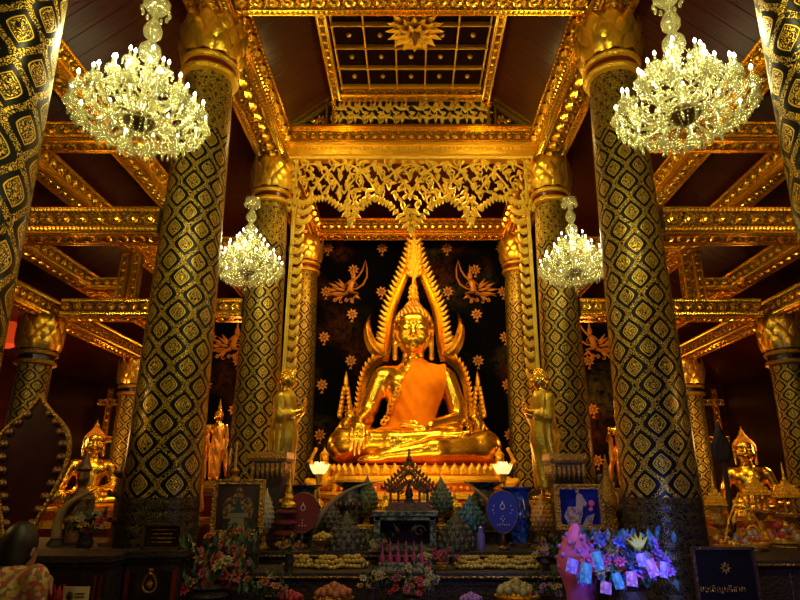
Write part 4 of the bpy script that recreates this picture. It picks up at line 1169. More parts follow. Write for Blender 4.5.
# ------------------------------------------------------------------ altar pieces
def bud(px, cy, w, h, Y, zt, mat, label, name='bud_ornament', group='lotus bud ornaments'):
    """egg-shaped lotus bud on a footed stand"""
    k = mpp(Y, cy); top = at(px, cy - h / 2, Y).z; x = at(px, cy, Y).x; H = h * k * 1.02; r = w * k / 2
    root = empty(name, (x, Y, zt), label=label, cat='ornament', group=group); zb = top - H - zt
    m = MB(); m.lathe([(r * .35, 0), (r * .6, H * .06), (r * .92, H * .2), (r, H * .34), (r * .9, H * .5), (r * .66, H * .66), (r * .38, H * .8), (r * .16, H * .9), (r * .03, H)], 20, c=(0, 0, zb))
    n = 12
    for i in range(7):
        t = .1 + i * .11; rr = np.interp(t, [0, .06, .2, .34, .5, .66, .8, 1], [.35, .6, .92, 1, .9, .66, .38, .03]) * r
        for q in range(n):
            a = 2 * PI * (q + .5 * (i % 2)) / n; m.ball((rr * math.cos(a), rr * math.sin(a), zb + H * t), max(.006, rr * .17), seg=5, rings=4, sc=(1, 1, 1.3))
    m.build('bud', mat, root, 'all')
    if zb > .01:
        m = MB(); m.lathe([(r * .75, 0), (r * .8, zb * .05), (r * .45, zb * .15), (r * .22, zb * .4), (r * .3, zb * .55), (r * .2, zb * .7), (r * .55, zb * .92), (r * .6, zb)], 16); m.build('stand', AGED, root, True)
    return root
PH_DK = mottled('dark_flower_bud', [(.03, .03, .02), (.06, .05, .03), (.015, .03, .02), (.10, .07, .03)], 60, .5)
PH_GR = mottled('grey_green_bud', [(.10, .13, .05), (.05, .07, .03), (.16, .17, .08)], 70, .45)
PH_BL = mottled('blue_green_bud', [(.02, .10, .16), (.02, .05, .12), (.05, .20, .22)], 70, .45)
PH_PALE = plain('pale_bud', (.40, .34, .16), .5, var=.3)
PH_OR = plain('orange_bud', (.55, .25, .04), .45, .3, var=.4)
bud(367, 494, 21, 38, 7.15, 1.15, PH_GR, 'grey-green bud ornament left of the small gabled shrine')
bud(441, 494, 22, 36, 7.15, 1.15, PH_GR, 'grey-green bud ornament right of the small gabled shrine')
bud(470, 514, 27, 40, 6.75, 1.0, PH_BL, 'blue-green bud ornament left of the blue oval fan')
bud(456, 534, 36, 48, 6.25, 1.0, PH_DK, 'large dark bud ornament low beside the marble inlaid table, right side')
bud(346, 536, 38, 50, 6.25, 1.0, PH_DK, 'large dark bud ornament low beside the marble inlaid table, left side')
bud(330, 518, 26, 38, 6.8, 1.0, PH_DK, 'dark bud ornament between the red oval fan and the dark vase')
bud(266, 508, 16, 40, 6.3, 1.0, PH_PALE, 'pale egg-shaped bud on a slim stand beside the left framed picture')
bud(541, 512, 20, 36, 6.3, 1.0, PH_OR, 'orange egg-shaped bud on a stand beside the right framed picture')
def vase(px, y0, y1, w, Y, zt, mat, label, neck=.5, group=None, name='vase'):
    top = at(px, y0, Y).z; x = at(px, y0, Y).x; H = top - zt; r = w * mpp(Y, y0) / 2
    root = empty(name, (x, Y, zt), label=label, cat='vase', group=group)
    m = MB(); m.lathe([(r * .5, 0), (r * .55, H * .03), (r * .42, H * .1), (r * .62, H * .3), (r * .78, H * .5), (r * .72, H * .64), (r * neck, H * .78), (r * neck * .95, H * .86), (r * .8, H * .95), (r * .95, H * .97)], 24, cap=False); m.build('body', mat, root, 'all')
    m = MB(); m.lathe([(r * .94, H * .97), (r * 1.0, H * .98), (r * 1.0, H), (r * .85, H), (r * .55, H * .88), (.01, H * .86)], 24); m.build('rim', mat, root, True)
    m = MB(); m.lathe([(r * .60, -.0), (r * .60, H * .05), (r * .5, H * .06)], 20)
    for k in range(14):
        a = k * PI / 7; m.ball((r * .77 * math.cos(a), r * .77 * math.sin(a), H * .5), r * .13, seg=6, rings=4, sc=(1, 1, 1.6))
    m.build('relief', BRONZE, root, True)
    return root
BLUEGL = mottled('blue_porcelain', [(.02, .06, .28), (.01, .03, .15), (.03, .12, .40), (.01, .02, .09)], 22, .15)
DKPOR = mottled('dark_glazed_ware', [(.02, .03, .03), (.05, .06, .05), (.01, .015, .02), (.10, .09, .06)], 25, .2)
vase(517, 487, 550, 35, 6.6, 1.0, BLUEGL, 'tall blue glazed vase with flared rim behind the blue oval fan', .62)
vase(352, 482, 530, 38, 7.15, 1.15, DKPOR, 'dark glazed vase with flared rim behind the left tusk', .5)
vase(484, 482, 530, 40, 7.15, 1.15, DKPOR, 'dark glazed vase with flared rim left of the tall blue vase', .5)
vase(304, 485, 530, 38, 7.0, 1.15, DKPOR, 'dark vase whose rim shows above the red oval fan', .6)
IVORY = plain('aged_ivory', (.30, .19, .08), .35, var=.2)
def tusk(pts, Y, r, zt, label):
    P = [at(px, py, Y + dy) for px, py, dy in pts]; b = P[0]
    root = empty('elephant_tusk', (b.x, b.y, zt), label=label, cat='tusk', group='tusks on the altar')
    pr = resample3([tuple(p - Vector((b.x, b.y, zt))) for p in P], 18)
    m = MB(); m.tube(pr, [r * (1 - .93 * (i / 17) ** 1.6) for i in range(18)], 10); m.build('ivory', IVORY, root, 'all')
    q = pr[0]; m = MB(); m.lathe([(r * 1.8, 0), (r * 1.5, .03), (r * 1.15, .05), (r * 1.2, max(.06, q[2]))], 14, c=(q[0], q[1], 0)); m.build('stand', DARKWOOD, root, True)
def resample3(pts, n):
    P = np.array(pts, float); d = np.r_[0, np.cumsum(np.linalg.norm(np.diff(P, axis=0), axis=1))]; t = np.linspace(0, d[-1], n)
    Q = np.stack([np.interp(t, d, P[:, k]) for k in range(3)], 1)
    for _ in range(4): Q[1:-1] = (Q[:-2] + 2 * Q[1:-1] + Q[2:]) / 4
    return [tuple(q) for q in Q]
tusk([(314, 528, 0), (320, 514, 0), (334, 500, 0), (350, 489, 0), (368, 483, 0), (383, 481, 0)], 6.45, .032, 1.0, 'curved brown ivory tusk arching up left of the small gabled shrine')
tusk([(502, 528, .05), (494, 508, 0), (482, 495, 0), (472, 486, 0), (463, 480, 0)], 6.55, .030, 1.0, 'curved pale ivory tusk leaning left behind the blue oval fan')
tusk([(56, 540, 0), (57, 522, 0), (63, 508, 0), (74, 499, 0), (86, 494, 0), (98, 488, 0)], 6.0, .045, 1.06, 'large curved ivory tusk at lower left in front of the dark figurine')
def oval_fan(px, cy, w, h, Y, zt, cloth, label, stars=None):
    k = mpp(Y, cy); c = at(px, cy, Y); a, b = w * k / 2, h * k / 2
    root = empty('oval_fan', (c.x, Y, zt), label=label, cat='ceremonial fan', group='oval ceremonial fans on handles'); z = c.z - zt
    def shape(f): return [(a * f * math.cos(t) * (1 + .10 * math.sin(t)), z + b * f * math.sin(t)) for t in [2 * PI * i / 40 for i in range(40)]]
    m = MB(); m.prism(shape(.97), .016); m.build('panel', cloth, root)
    m = MB(); m.tube([(x, 0, zz) for x, zz in shape(1.0)] + [(shape(1.0)[0][0], 0, shape(1.0)[0][1])], .009, 6); m.build('rim', BRONZE, root, 'all')
    m = MB(); T = Matrix.Translation((0, -.011, z))
    m.tube([(a * .14 * math.cos(q), 0, b * .26 + a * .17 * math.sin(q)) for q in [k * PI / 5 for k in range(11)]], .004, 4, M=T); m.prism([(-a * .05, b * .40), (a * .05, b * .40), (0, b * .55)], .006, M=T)
    if stars:
        for dx, dz in stars: m.ball((dx * a, 0, dz * b), .006, M=T, seg=6, rings=4, sc=(1, .4, 1))
    m.build('emblem', AGED if not stars else plain('pale_stitching', (.75, .65, .4), .5), root)
    m = MB(); m.tube([(0, .0, z - b * .98), (0, 0, .03)], [.014, .018], 8); m.lathe([(.06, 0), (.06, .02), (.02, .04)], 14); m.build('handle', BRONZE, root, 'all')
oval_fan(303, 513, 31, 38, 6.4, 1.0, plain('dark_red_cloth', (.16, .008, .006), .7), 'dark red oval ceremonial fan on a handle, left of the altar centre', [(0, -.35), (0, -.5), (-.2, -.62), (.2, -.62), (0, -.62)])
oval_fan(502.5, 512, 31, 40, 6.25, 1.0, plain('blue_cloth', (.012, .022, .24), .7), 'bright blue oval ceremonial fan with pale stitched dots, right of the altar centre',
         [(-.55, .3), (-.62, .1), (-.55, -.05), (.55, .3), (.62, .1), (.5, -.05), (0, -.2), (-.12, -.32), (.12, -.32), (0, -.42), (-.35, -.6), (-.2, -.6), (.2, -.6), (.38, -.6), (-.05, -.55), (.08, -.6)])
# pedestals with lotus tops
plinth('lotus_pedestal', .38, 1.0, 1.93, 'carved dark pedestal with petalled rim in front of the left standing robed figure', 'pedestal', DARKWOOD, (at(272, 460, 6.65).x, 6.65), group='carved pedestals')
plinth('lotus_pedestal', .38, 1.0, 1.91, 'carved dark pedestal with petalled rim behind the right framed picture', 'pedestal', DARKWOOD, (at(564, 460, 6.65).x, 6.65), group='carved pedestals')
# framed pictures
def picture(px, y0, y1, w, Y, zt, label, paint, rim, tilt=0.0, rz=0):
    c = at(px, y1, Y); t = at(px, y0, Y); W_, H = w * mpp(Y, (y0 + y1) / 2), t.z - c.z
    root = empty('framed_picture', (c.x, Y, c.z), rz=rz, label=label, cat='picture')
    if tilt: root.rotation_euler[0] = tilt
    f = .045; m = MB()
    for s in (-1, 1):
        m.box((s * (W_ / 2 - f / 2), 0, H / 2), (f, .05, H)); m.box((0, 0, H / 2 + s * (H / 2 - f / 2)), (W_ - f * 2, .05, f))
        m.box((s * (W_ / 2 - f * .2), -.03, H / 2), (f * .25, .02, H)); m.box((s * (W_ / 2 - f * .9), -.03, H / 2), (f * .2, .02, H - f * 1.8)); m.box((0, -.03, H / 2 + s * (H / 2 - f * .2)), (W_, .02, f * .25))
    m.build('frame', rim, root); paint(root, W_ - 2 * f, H - 2 * f, H / 2)
    m = MB(); q = c.z - zt
    m.box((0, .0, -q / 2 - .005), (W_ * .9, .16, q - .02)); m.box((0, -.03, -q * .5), (W_ * .96, .14, .03)); m.build('stand', DARKWOOD, root)
def paint_left(r, w, h, zc):
    T = Matrix.Translation((0, -.0, zc)); m = MB(); m.box((0, .0, 0), (w, .01, h), M=T); m.build('canvas', plain('dark_brown_canvas', (.035, .014, .008), .5, var=.5), r)
    m = MB(); T = Matrix.Translation((0, -.008, zc))
    m.prism([(-.12, -.10), (-.14, .0), (-.10, .07), (-.05, .09), (-.02, .15), (0, .20), (.02, .15), (.05, .09), (.10, .07), (.14, .0), (.12, -.10)], .004, M=T); m.build('painted_glow', mottled('painted_gold', [(.22, .10, .02), (.08, .03, .01), (.34, .18, .04), (.05, .02, .01)], 45), r)
    m = MB(); T = Matrix.Translation((0, -.012, zc))
    m.prism([(-.065, -.06), (-.06, -.03), (-.028, -.02), (-.03, .02), (-.012, .035), (-.014, .06), (0, .095), (.014, .06), (.012, .035), (.03, .02), (.028, -.02), (.06, -.03), (.065, -.06)], .004, M=T); m.build('painted_figure', plain('painted_dark_green', (.02, .05, .035), .4), r)
    m = MB(); m.prism([(-.10, -.09), (.10, -.09), (.08, -.055), (-.08, -.055)], .005, M=T); m.prism([(-.08, -.2), (.08, -.2), (.055, -.095), (-.055, -.095)], .005, M=T); m.build('painted_pedestal', plain('painted_ochre', (.22, .17, .06), .5), r)
def paint_right(r, w, h, zc):
    m0, nt, b = newmat('blue_sky_canvas'); tc = N(nt, 'ShaderNodeTexCoord').outputs['Object']
    nz = N(nt, 'ShaderNodeTexNoise', ins={'Vector': tc, 'Scale': 9.0, 'Detail': 4.0}); nt.links.new(mixc(nt, step(nt, nz.outputs[0], .45, .7), (.001, .002, .07, 1), (.008, .02, .17, 1)), b.inputs['Base Color']); b.inputs['Roughness'].default_value = .6; b.inputs['Specular IOR Level'].default_value = .1
    m = MB(); m.box((0, 0, zc), (w, .01, h)); m.build('canvas', m0, r); T = Matrix.Translation((0, -.008, zc))
    m = MB(); m.ball((-.01, 0, .14), .018, M=T, sc=(1, .2, 1.2)); m.prism([(-.03, .0), (-.02, .10), (0, .12), (.035, .10), (.04, .02), (.02, -.04), (-.03, -.04)], .004, M=T); m.prism([(.03, .10), (.07, .03), (.05, .0), (.02, .06)], .004, M=T); m.build('painted_woman', plain('painted_skin', (.40, .22, .10), .5), r)
    m = MB(); m.ball((-.012, 0, .155), .022, M=T, sc=(1, .15, 1)); m.build('painted_hair', plain('painted_black', (.01, .01, .01), .5), r)
    m = MB(); m.prism([(-.14, -.08), (-.10, -.0), (-.03, .0), (.03, -.04), (.0, -.14), (-.10, -.17)], .005, M=T); m.prism([(.0, -.19), (.06, -.08), (.13, -.06), (.10, -.14), (.14, -.2)], .005, M=T); m.build('painted_silk', mottled('painted_gilt_silk', [(.32, .17, .04), (.15, .07, .03), (.40, .26, .10)], 60), r)
    m = MB(); m.ball((.11, 0, .03), .028, M=T, sc=(1, .2, 1)); m.ball((.10, 0, -.02), .02, M=T, sc=(1, .2, 1)); m.build('painted_flowers', plain('painted_pink', (.6, .08, .12), .5), r)
picture(236, 479, 535, 51, 5.75, .9, 'gold framed dark picture of a seated figure, standing at left behind the flowers', paint_left, AGED, rz=R(8))
picture(581, 484, 530, 48, 5.75, .9, 'gold framed blue picture of a seated woman, above the blue lit bouquet', paint_right, AGED, rz=R(-4))
# small gabled shrine on the marble inlaid table
MARB = mottled('marble_inlay', [(.14, .17, .09), (.05, .06, .04), (.22, .22, .12), (.03, .03, .02)], 45, .3)
mt = empty('inlaid_table', (at(405, 550, 6.3).x, 6.35, 1.0), label='greenish inlaid box table with gilt rails under the small gabled shrine', cat='table')
m = MB(); m.box((0, 0, .02), (.62, .36, .04)); m.box((0, 0, .33), (.64, .38, .04)); m.box((0, 0, .285), (.58, .34, .03))
for sx in (-1, 1):
    for sy in (-1, 1): m.box((sx * .27, sy * .14, .17), (.06, .06, .28))
m.build('frame', MARB, mt)
m = MB(); m.box((0, .08, .16), (.5, .02, .24)); m.build('back_panel', LACQ, mt)
m = MB()
for s in (-1, 1): spiral(m, (s * .14, .17), .06, 0, 1.3 * s, Matrix.Translation((0, -.14, 0)), .007); leaf(m, (s * .06, .16), PI / 2 - s * .6, .1, .04, Matrix.Translation((0, -.14, 0)))
m.build('scrollwork', BRONZE, mt)
for s in (-1, 1):
    r = empty('inlaid_box', (at(405, 550, 6.3).x + s * .40, 6.45, 1.0), label=f'small greenish inlaid box tucked against the {"left" if s < 0 else "right"} end of the inlaid table', cat='box', group='inlaid boxes')
    m = MB(); m.box((0, 0, .09), (.14, .2, .18)); m.build('body', MARB, r); m = MB(); m.box((0, 0, .195), (.16, .22, .025)); m.build('lid', AGED, r)
sh = empty('gabled_shrine', (at(409, 500, 6.5).x, 6.5, 1.35), label='small dark gilt openwork shrine with pointed gable before the large statue', cat='miniature shrine')
m = MB(); m.box((0, 0, .02), (.48, .22, .04)); m.box((0, 0, .06), (.42, .2, .04))
for s in (-1, 1):
    for q in (.19, .11): m.tube([(s * q, 0, .08), (s * q, 0, .24)], .014, 8)
m.build('base', BRONZE, sh)
m = MB()
for s in (-1, 1):
    for lv, (a0, b0, a1, b1) in enumerate(((.27, .20, .0, .47), (.22, .18, .0, .38), (.16, .17, .0, .29))):
        pts = [(s * (a0 * (1 - t) + a1 * t), -.02 * lv, b0 + (b1 - b0) * (t ** .8) - .03 * math.sin(PI * t)) for t in [i / 8 for i in range(9)]]
        m.tube(pts, .013, 6)
        for i in range(8):
            p = pts[i]; leaf(m, (p[0], p[2]), PI / 2 - s * .4, .06, .035, Matrix.Translation((0, p[1], 0)), t=.015)
m.lathe([(.05, .44), (.03, .48), (.035, .5), (.016, .54), (.003, .64)], 8)
m.build('gable', BRONZE, sh)
m = MB()
rg = random.Random(2)
for k in range(30):
    z = .18 + rg.random() * .22; wx = .22 * (1 - (z - .16) / .32); x = rg.uniform(-wx, wx); spiral(m, (x, z), .025, rg.uniform(0, 6), 1.0, Matrix.Translation((0, -.01, 0)), .006)
    leaf(m, (x, z), rg.uniform(0, 6), .05, .025, Matrix.Translation((0, -.02, 0)))
m.build('openwork', AGED, sh)
m = MB(); m.lathe([(.05, .08), (.05, .10), (.03, .12), (.045, .15), (.03, .20), (.02, .24), (.004, .28)], 12); m.build('inner_figure', DARKWOOD, sh, True)
# lotus lamps
LAMP = plain('lit_lotus_petal', (1, .75, .35), .4, emit=(1, .62, .22), estr=1.1)
for px, sd in ((319, 'left'), (503, 'right')):
    c = at(px, 474, 8.4); r = empty('lotus_lamp', (c.x, 8.4, 1.28 if abs(c.x) < 1.15 else 1.15), label=f'lit white lotus lamp on a slim gilt stand, {sd} of the throne', cat='lamp', group='lotus lamps'); z = c.z - r.location.z
    m = MB(); m.lathe([(.09, 0), (.09, .02), (.03, .05), (.018, z * .5), (.03, z * .55), (.016, z * .7), (.05, z - .02), (.06, z)], 14); m.build('stand', GOLD2, r, True)
    m = MB(); petal_ring(m, 8, .05, z, .13, .055, .09, 0, -.02); petal_ring(m, 8, .035, z + .01, .15, .03, .08, .4, .01); m.build('petals', LAMP, r, 'all')
    light('lamp_light', 'POINT', (c.x, 8.3, c.z + .22), 3.0, (1, .55, .18), size=.05)
    if abs(c.x) >= 1.15: table('lamp_stand', c.x - .2, c.x + .2, 8.1, 8.7, 0, 1.15, f'narrow dark stand under the {sd} lotus lamp', cat='stand')
# pink candles
cs = empty('candle_rack', (at(402, 566, 5.6).x, 5.6, .90), label='low pale rack with a row of small pink candles in front of the inlaid table', cat='candle rack')
m = MB(); m.box((0, 0, .015), (.42, .10, .03)); m.box((0, 0, .05), (.40, .08, .015)); m.build('rack', plain('pale_metal', (.35, .33, .22), .4, .5), cs)
for i in range(6):
    m = MB(); m.lathe([(.022, .055), (.024, .10), (.012, .13), (.009, .15), (.008, .20 + .02 * (i % 2)), (.002, .235)], 10, c=(-.17 + i * .068, 0, 0)); m.build('candle', plain('pink_wax', (.30, .02, .07), .4), cs, True)
# standing gold finial on cushions beside the red fan, candlestick and small gilt figure
cu = empty('cushion_stack', (at(287, 500, 6.3).x, 6.3, 1.0), label='stack of dark red cushions with gold trim between pale bud and red fan', cat='cushion')
m = MB()
for k in range(4): m.ball((0, 0, 0.04 + k * .10), .13 - .008 * k, sc=(1, .9, .28), seg=16, rings=8)
m.build('cushion', plain('red_velvet', (.14, .008, .006), .8), cu, 'all')
gf = empty('gilt_finial', (cu.location.x + .02, 6.3, 1.385), label='slender gold spire standing on the dark red cushions', cat='ornament')
m = MB(); m.lathe([(.07, 0), (.075, .03), (.04, .06), (.05, .09), (.02, .13), (.028, .17), (.012, .22), (.003, .36)], 12); m.build('spire', GOLD2, gf, True)
cd = empty('candlestick', (at(234, 480, 6.3).x, 6.3, .99), label='tall dark gilt candlestick standing behind the left framed picture', cat='candlestick')
m = MB(); m.lathe([(.10, 0), (.09, .03), (.03, .08), (.025, .4), (.06, .6), (.07, .66), (.02, .70), (.05, .74), (.015, .78), (.012, 1.02), (.002, 1.04)], 14); m.build('body', AGED, cd, True)
for px, nm in ((605, 'just right of the right framed picture'),):
    r = empty('gilt_finial', (at(px, 460, 6.2).x, 6.2, .99), label='tall gilt spired ornament ' + nm, cat='ornament')
    m = MB(); m.lathe([(.10, 0), (.10, .05), (.07, .1), (.06, .35), (.09, .4), (.1, .5), (.06, .56), (.07, .62), (.03, .68), (.035, .72), (.003, .90)], 12); m.build('body', AGED, r, True)
def bust(x, y, z, s, lab, mat):
    r = empty('dark_figurine', (x, y, z), label=lab, cat='figurine'); r.scale = (s, s, s)
    B = Body(); B.ell((0, 0, .62), (.075, .085, .10), .03); B.cap((0, 0, .55), (0, 0, .48), .04, .05, .03); B.ell((0, 0, .36), (.15, .10, .15), .06); B.path([(-.15, 0, .42), (-.19, -.03, .24), (-.08, -.14, .22)], [.05, .04, .03], .03); B.path([(.15, 0, .42), (.19, -.03, .24), (.08, -.14, .22)], [.05, .04, .03], .03)
    B.path([(0, 0, .3), (0, 0, .03)], [.12, .15], .05); B.cap((0, -.08, .62), (0, -.095, .6), .01, .014, .01)
    B.mesh('body', mat, r, .018)
    m = MB(); m.lathe([(.16, -.0), (.17, .02), (.15, .03)], 16); m.build('foot', mat, r, True)
    return r
b1 = bust(at(612, 470, 6.0).x, 6.35, .99, 1.0, 'small black standing figurine between the right picture and the second right pillar', plain('black_bronze', (.02, .018, .016), .35, .5))
table('bust_stand', at(612, 470, 6.35).x - .17, at(612, 470, 6.35).x + .25, 6.1, 6.6, 0, .99, 'narrow black stand under the black figurine and gilt spire', cat='stand')
b1.location.z = .99

# ------------------------------------------------------------------ flowers
def rose_mesh(r, seed):
    rg = random.Random(seed); m = MB()
    for ring, (n, op, L) in enumerate(((5, .25, .9), (6, .65, 1.0), (8, 1.15, 1.05))):
        for k in range(n):
            a = 2 * PI * k / n + ring * .5 + rg.uniform(-.15, .15)
            vs = []; fs = []
            for i in range(4):
                t = i / 3; ww = r * .62 * math.sin(PI * (.2 + .68 * t)); ang = op * t
                rad = r * L * t * math.sin(ang) + r * .10; z = r * L * t * math.cos(ang) * .8
                for j in (-1, 0, 1):
                    rr = rad - (.12 * r if j == 0 else 0) * -1
                    vs.append((rr * math.cos(a) - j * ww * .6 * math.sin(a), rr * math.sin(a) + j * ww * .6 * math.cos(a), z))
            for i in range(3): b = 3 * i; fs += [(b, b + 1, b + 4, b + 3), (b + 1, b + 2, b + 5, b + 4)]
            m.add(vs, fs)
    m.ball((0, 0, r * .35), r * .3, seg=6, rings=4)
    return m
def leafy(m, n, rx, ry, h, rg, z0=0, L=.09):
    for k in range(n):
        a = rg.uniform(0, 2 * PI); q = math.sqrt(rg.random()); zz = z0 + h * rg.random()
        M = Matrix.Translation((rx * q * math.cos(a), ry * q * math.sin(a), zz)) @ Matrix.Rotation(rg.uniform(0, 6.3), 4, 'Z') @ Matrix.Rotation(rg.uniform(-.9, .9), 4, 'X')
        w = L * .2
        m.add([(0, 0, 0), (w, -.004, L * .35), (w * .7, -.008, L * .7), (0, 0, L), (-w * .7, .008, L * .7), (-w, .004, L * .35), (0, .012, L * .5)], [(0, 1, 6), (1, 2, 6), (2, 3, 6), (3, 4, 6), (4, 5, 6), (5, 0, 6)], 0, M)
GREEN = plain('dark_green_leaf', (.03, .07, .015), .5, var=.5)
def bouquet(px, cy, w, h, Y, zt, cols, label, n=26, r=.04, seed=1, leaves=70, vasemat=None, name='flower_arrangement', leafmat=None):
    k = mpp(Y, cy); c = at(px, cy, Y); rg = random.Random(seed)
    root = empty(name, (c.x, Y, zt), label=label, cat='flowers'); rx, H = w * k / 2, h * k; zc = c.z - zt
    if vasemat:
        m = MB(); vh = max(.05, zc - H * .35); m.lathe([(rx * .3, 0), (rx * .34, .02), (rx * .22, vh * .2), (rx * .4, vh * .55), (rx * .28, vh * .85), (rx * .36, vh)], 18); m.build('vase', vasemat, root, True)
    m = MB(); leafy(m, leaves, rx, rx * .6, H * .9, rg, zc - H / 2, max(.05, r * 1.9)); m.build('foliage', leafmat or GREEN, root)
    protos = []
    for i in range(n):
        a = rg.uniform(0, 2 * PI); q = math.sqrt(rg.random()); x, y = rx * .92 * q * math.cos(a), rx * .55 * q * math.sin(a)
        z = zc - H / 2 + H * (.15 + .8 * rg.random() * (1 - .5 * q * q)) ; ci = i % len(cols)
        if i < len(cols):
            o = rose_mesh(r, seed * 10 + i).build('blossom', cols[ci], root); protos.append(o)
        else:
            o = protos[ci].copy(); COL.objects.link(o)
        o.location = (x, y, z); s = rg.uniform(.7, 1.25); o.scale = (s, s, s); o.rotation_euler = (R(55) * rg.uniform(.4, 1.2), rg.uniform(-.5, .5), rg.uniform(-.7, .7))
    return root
def pm(n, c): return plain(n, c, .55, var=.3)
F_OR, F_PK, F_CR, F_RD, F_YL = pm('orange_petal', (.42, .12, .03)), pm('pink_petal', (.40, .05, .10)), pm('cream_petal', (.36, .30, .15)), pm('red_petal', (.35, .015, .02)), pm('yellow_petal', (.48, .30, .03))
F_BL, F_VI, F_MG = pm('blue_petal', (.10, .16, .75)), pm('violet_petal', (.34, .16, .65)), pm('magenta_petal', (.70, .12, .42))
bouquet(212, 564, 92, 60, 4.7, .78, [F_OR, F_PK, F_CR, F_RD, F_OR], 'large dusky arrangement of orange, pink and cream roses below the left framed picture', 34, .05, 3, 110, DARKWOOD)
bouquet(236, 536, 34, 24, 5.3, .78, [F_OR, F_RD, F_CR], 'small orange and red flower cone right in front of the left framed picture', 12, .032, 5, 30, DARKWOOD)
bouquet(412, 580, 60, 34, 5.05, .62, [F_PK, F_CR, F_RD, F_CR], 'bouquet of pink and cream flowers low in the centre below the pink candles', 26, .032, 7, 60, DARKWOOD)
bouquet(442, 557, 34, 24, 5.65, .90, [F_PK, F_PK, F_RD], 'small cluster of deep pink flowers just right of the pink candles', 14, .03, 9, 30, AGED)
bouquet(372, 578, 30, 26, 5.05, .62, [F_YL, F_CR], 'small bunch of yellow and cream flowers left of the central bouquet', 12, .026, 11, 30, DARKWOOD)
bouquet(88, 522, 40, 26, 4.95, 1.06, [F_CR, F_YL, F_RD], 'pale yellow and red flowers on the left side table in front of the tusk', 16, .03, 13, 40, DARKWOOD)
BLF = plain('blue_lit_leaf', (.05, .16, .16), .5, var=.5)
bq = bouquet(625, 560, 104, 58, 4.3, .70, [F_BL, F_VI, F_MG, F_BL, F_CR, F_VI], 'large bouquet of blue, violet and pink flowers with banknote-like papers at lower right', 46, .042, 17, 110, DARKWOOD, leafmat=BLF)
rg = random.Random(4)
PAP = [mottled('teal_paper', [(.05, .30, .32), (.10, .42, .45), (.04, .2, .3)], 60), mottled('pink_paper', [(.5, .16, .3), (.6, .3, .45), (.35, .1, .25)], 60), mottled('lilac_paper', [(.3, .2, .6), (.4, .3, .7), (.2, .12, .45)], 60)]
for i, (px, py, w, h, t, ci) in enumerate([(586, 577, 14, 30, .2, 0), (598, 574, 12, 28, -.15, 0), (572, 588, 14, 22, .3, 2), (618, 585, 12, 24, -.2, 0), (632, 592, 14, 22, .1, 1), (652, 590, 14, 26, -.3, 1), (606, 592, 14, 18, .2, 1), (664, 583, 10, 24, .2, 2), (642, 582, 12, 20, -.1, 2)]):
    c = at(px, py - 4 - 9 * (i % 3), 4.02); k = mpp(4.02, py); m = MB()
    W_, H_ = w * k * .8, h * k * .62; n = 6   # gently curled sheet
    vs = []; fs = []
    for a in range(n + 1):
        u = a / n - .5
        for b in (0, 1):
            for y in (0, .0015): vs.append((u * W_, -.012 * math.cos(u * PI) + y, (b - .5) * H_))
    for a in range(n): b = 4 * a; fs += [(b, b + 4, b + 6, b + 2), (b + 1, b + 3, b + 7, b + 5), (b, b + 1, b + 5, b + 4), (b + 2, b + 6, b + 7, b + 3)]
    m.add(vs, fs); o = m.build('paper_note', PAP[ci], bq, True); o.location = (c.x - bq.location.x, 4.02 - bq.location.y, c.z - bq.location.z); o.rotation_euler = (R(-12), t, 0)
m = MB(); c = at(639, 549, 4.1)
for a in (-.7, -.25, .15, .5, .9): leaf(m, (0, 0), PI / 2 + a, .10, .03, I4)
o = m.build('yellow_leaf', plain('bright_yellow_leaf', (.55, .50, .05), .5), bq); o.location = (c.x - bq.location.x, -.2, c.z - bq.location.z)
cone = empty('pink_paper_cone', (at(575, 550, 4.5).x, 4.45, .70), label='pointed pink and violet paper cone standing left of the blue bouquet under the right picture', cat='ornament')
m = MB(); k = mpp(4.45, 550); m.lathe([(.10, 0), (.09, .20), (.12, .30), (.14, .34), (.14, .40), (.11, .50), (.06, .58), (.02, .64)], 18); m.build('cone', F_MG, cone, True)
m = MB()
for i in range(26):
    a = i * 2.4; z = .33 + .25 * i / 26; r = np.interp(z, [.33, .40, .5, .58], [.13, .142, .115, .065]); m.ball((r * math.cos(a), r * math.sin(a), z), .018, seg=6, rings=4)
m.build('pleated_trim', F_VI, cone)
m = MB(); m.lathe([(.025, -.01), (.025, .01)], 14, M=Matrix.Translation((0, -.14, .42)) @ Matrix.Rotation(PI / 2, 4, 'X')); m.build('round_badge', AGED, cone)

# garlands lying in yellow rings
def garland(px, py, Y, zt, label, seed, mat=F_YL, s=1.0, ob=None):
    c = at(px, py, Y)
    m = MB(); rg = random.Random(seed)
    for ring, (R0, z) in enumerate(((.10, .022), (.075, .05), (.05, .075))):
        n = int(2 * PI * R0 / .026)
        for k in range(n):
            a = 2 * PI * k / n; m.ball((R0 * 1.15 * math.cos(a), R0 * .8 * math.sin(a), z + rg.uniform(-.006, .006)), .019, seg=6, rings=4, sc=(1, 1, .85))
    r = empty('flower_garland', (c.x, Y, zt), label=label, cat='garland', group='yellow garlands'); r.scale = (s, s, s)
    m.build('blossom_ring', mat, r, 'all')
    m = MB(); leafy(m, 10, .1, .07, .03, rg, .0, .05); m.build('leaves', GREEN, r)
for i, (px, py, Y, zt, lab) in enumerate([
    (300, 556, 5.75, .90, 'coiled yellow garland on the second altar table, farthest left'), (328, 556, 5.7, .90, 'coiled yellow garland on the second altar table below the dark bud ornament'),
    (352, 556, 5.75, .90, 'coiled yellow garland just left of the pink candles'), (470, 556, 5.7, .90, 'coiled yellow garland below the blue-green bud ornament'),
    (497, 556, 5.72, .90, 'coiled yellow garland under the handle of the blue oval fan'), (523, 556, 5.7, .90, 'coiled yellow garland in front of the tall blue vase')]):
    garland(px, py, Y, zt, lab, i, F_YL, 1.15)
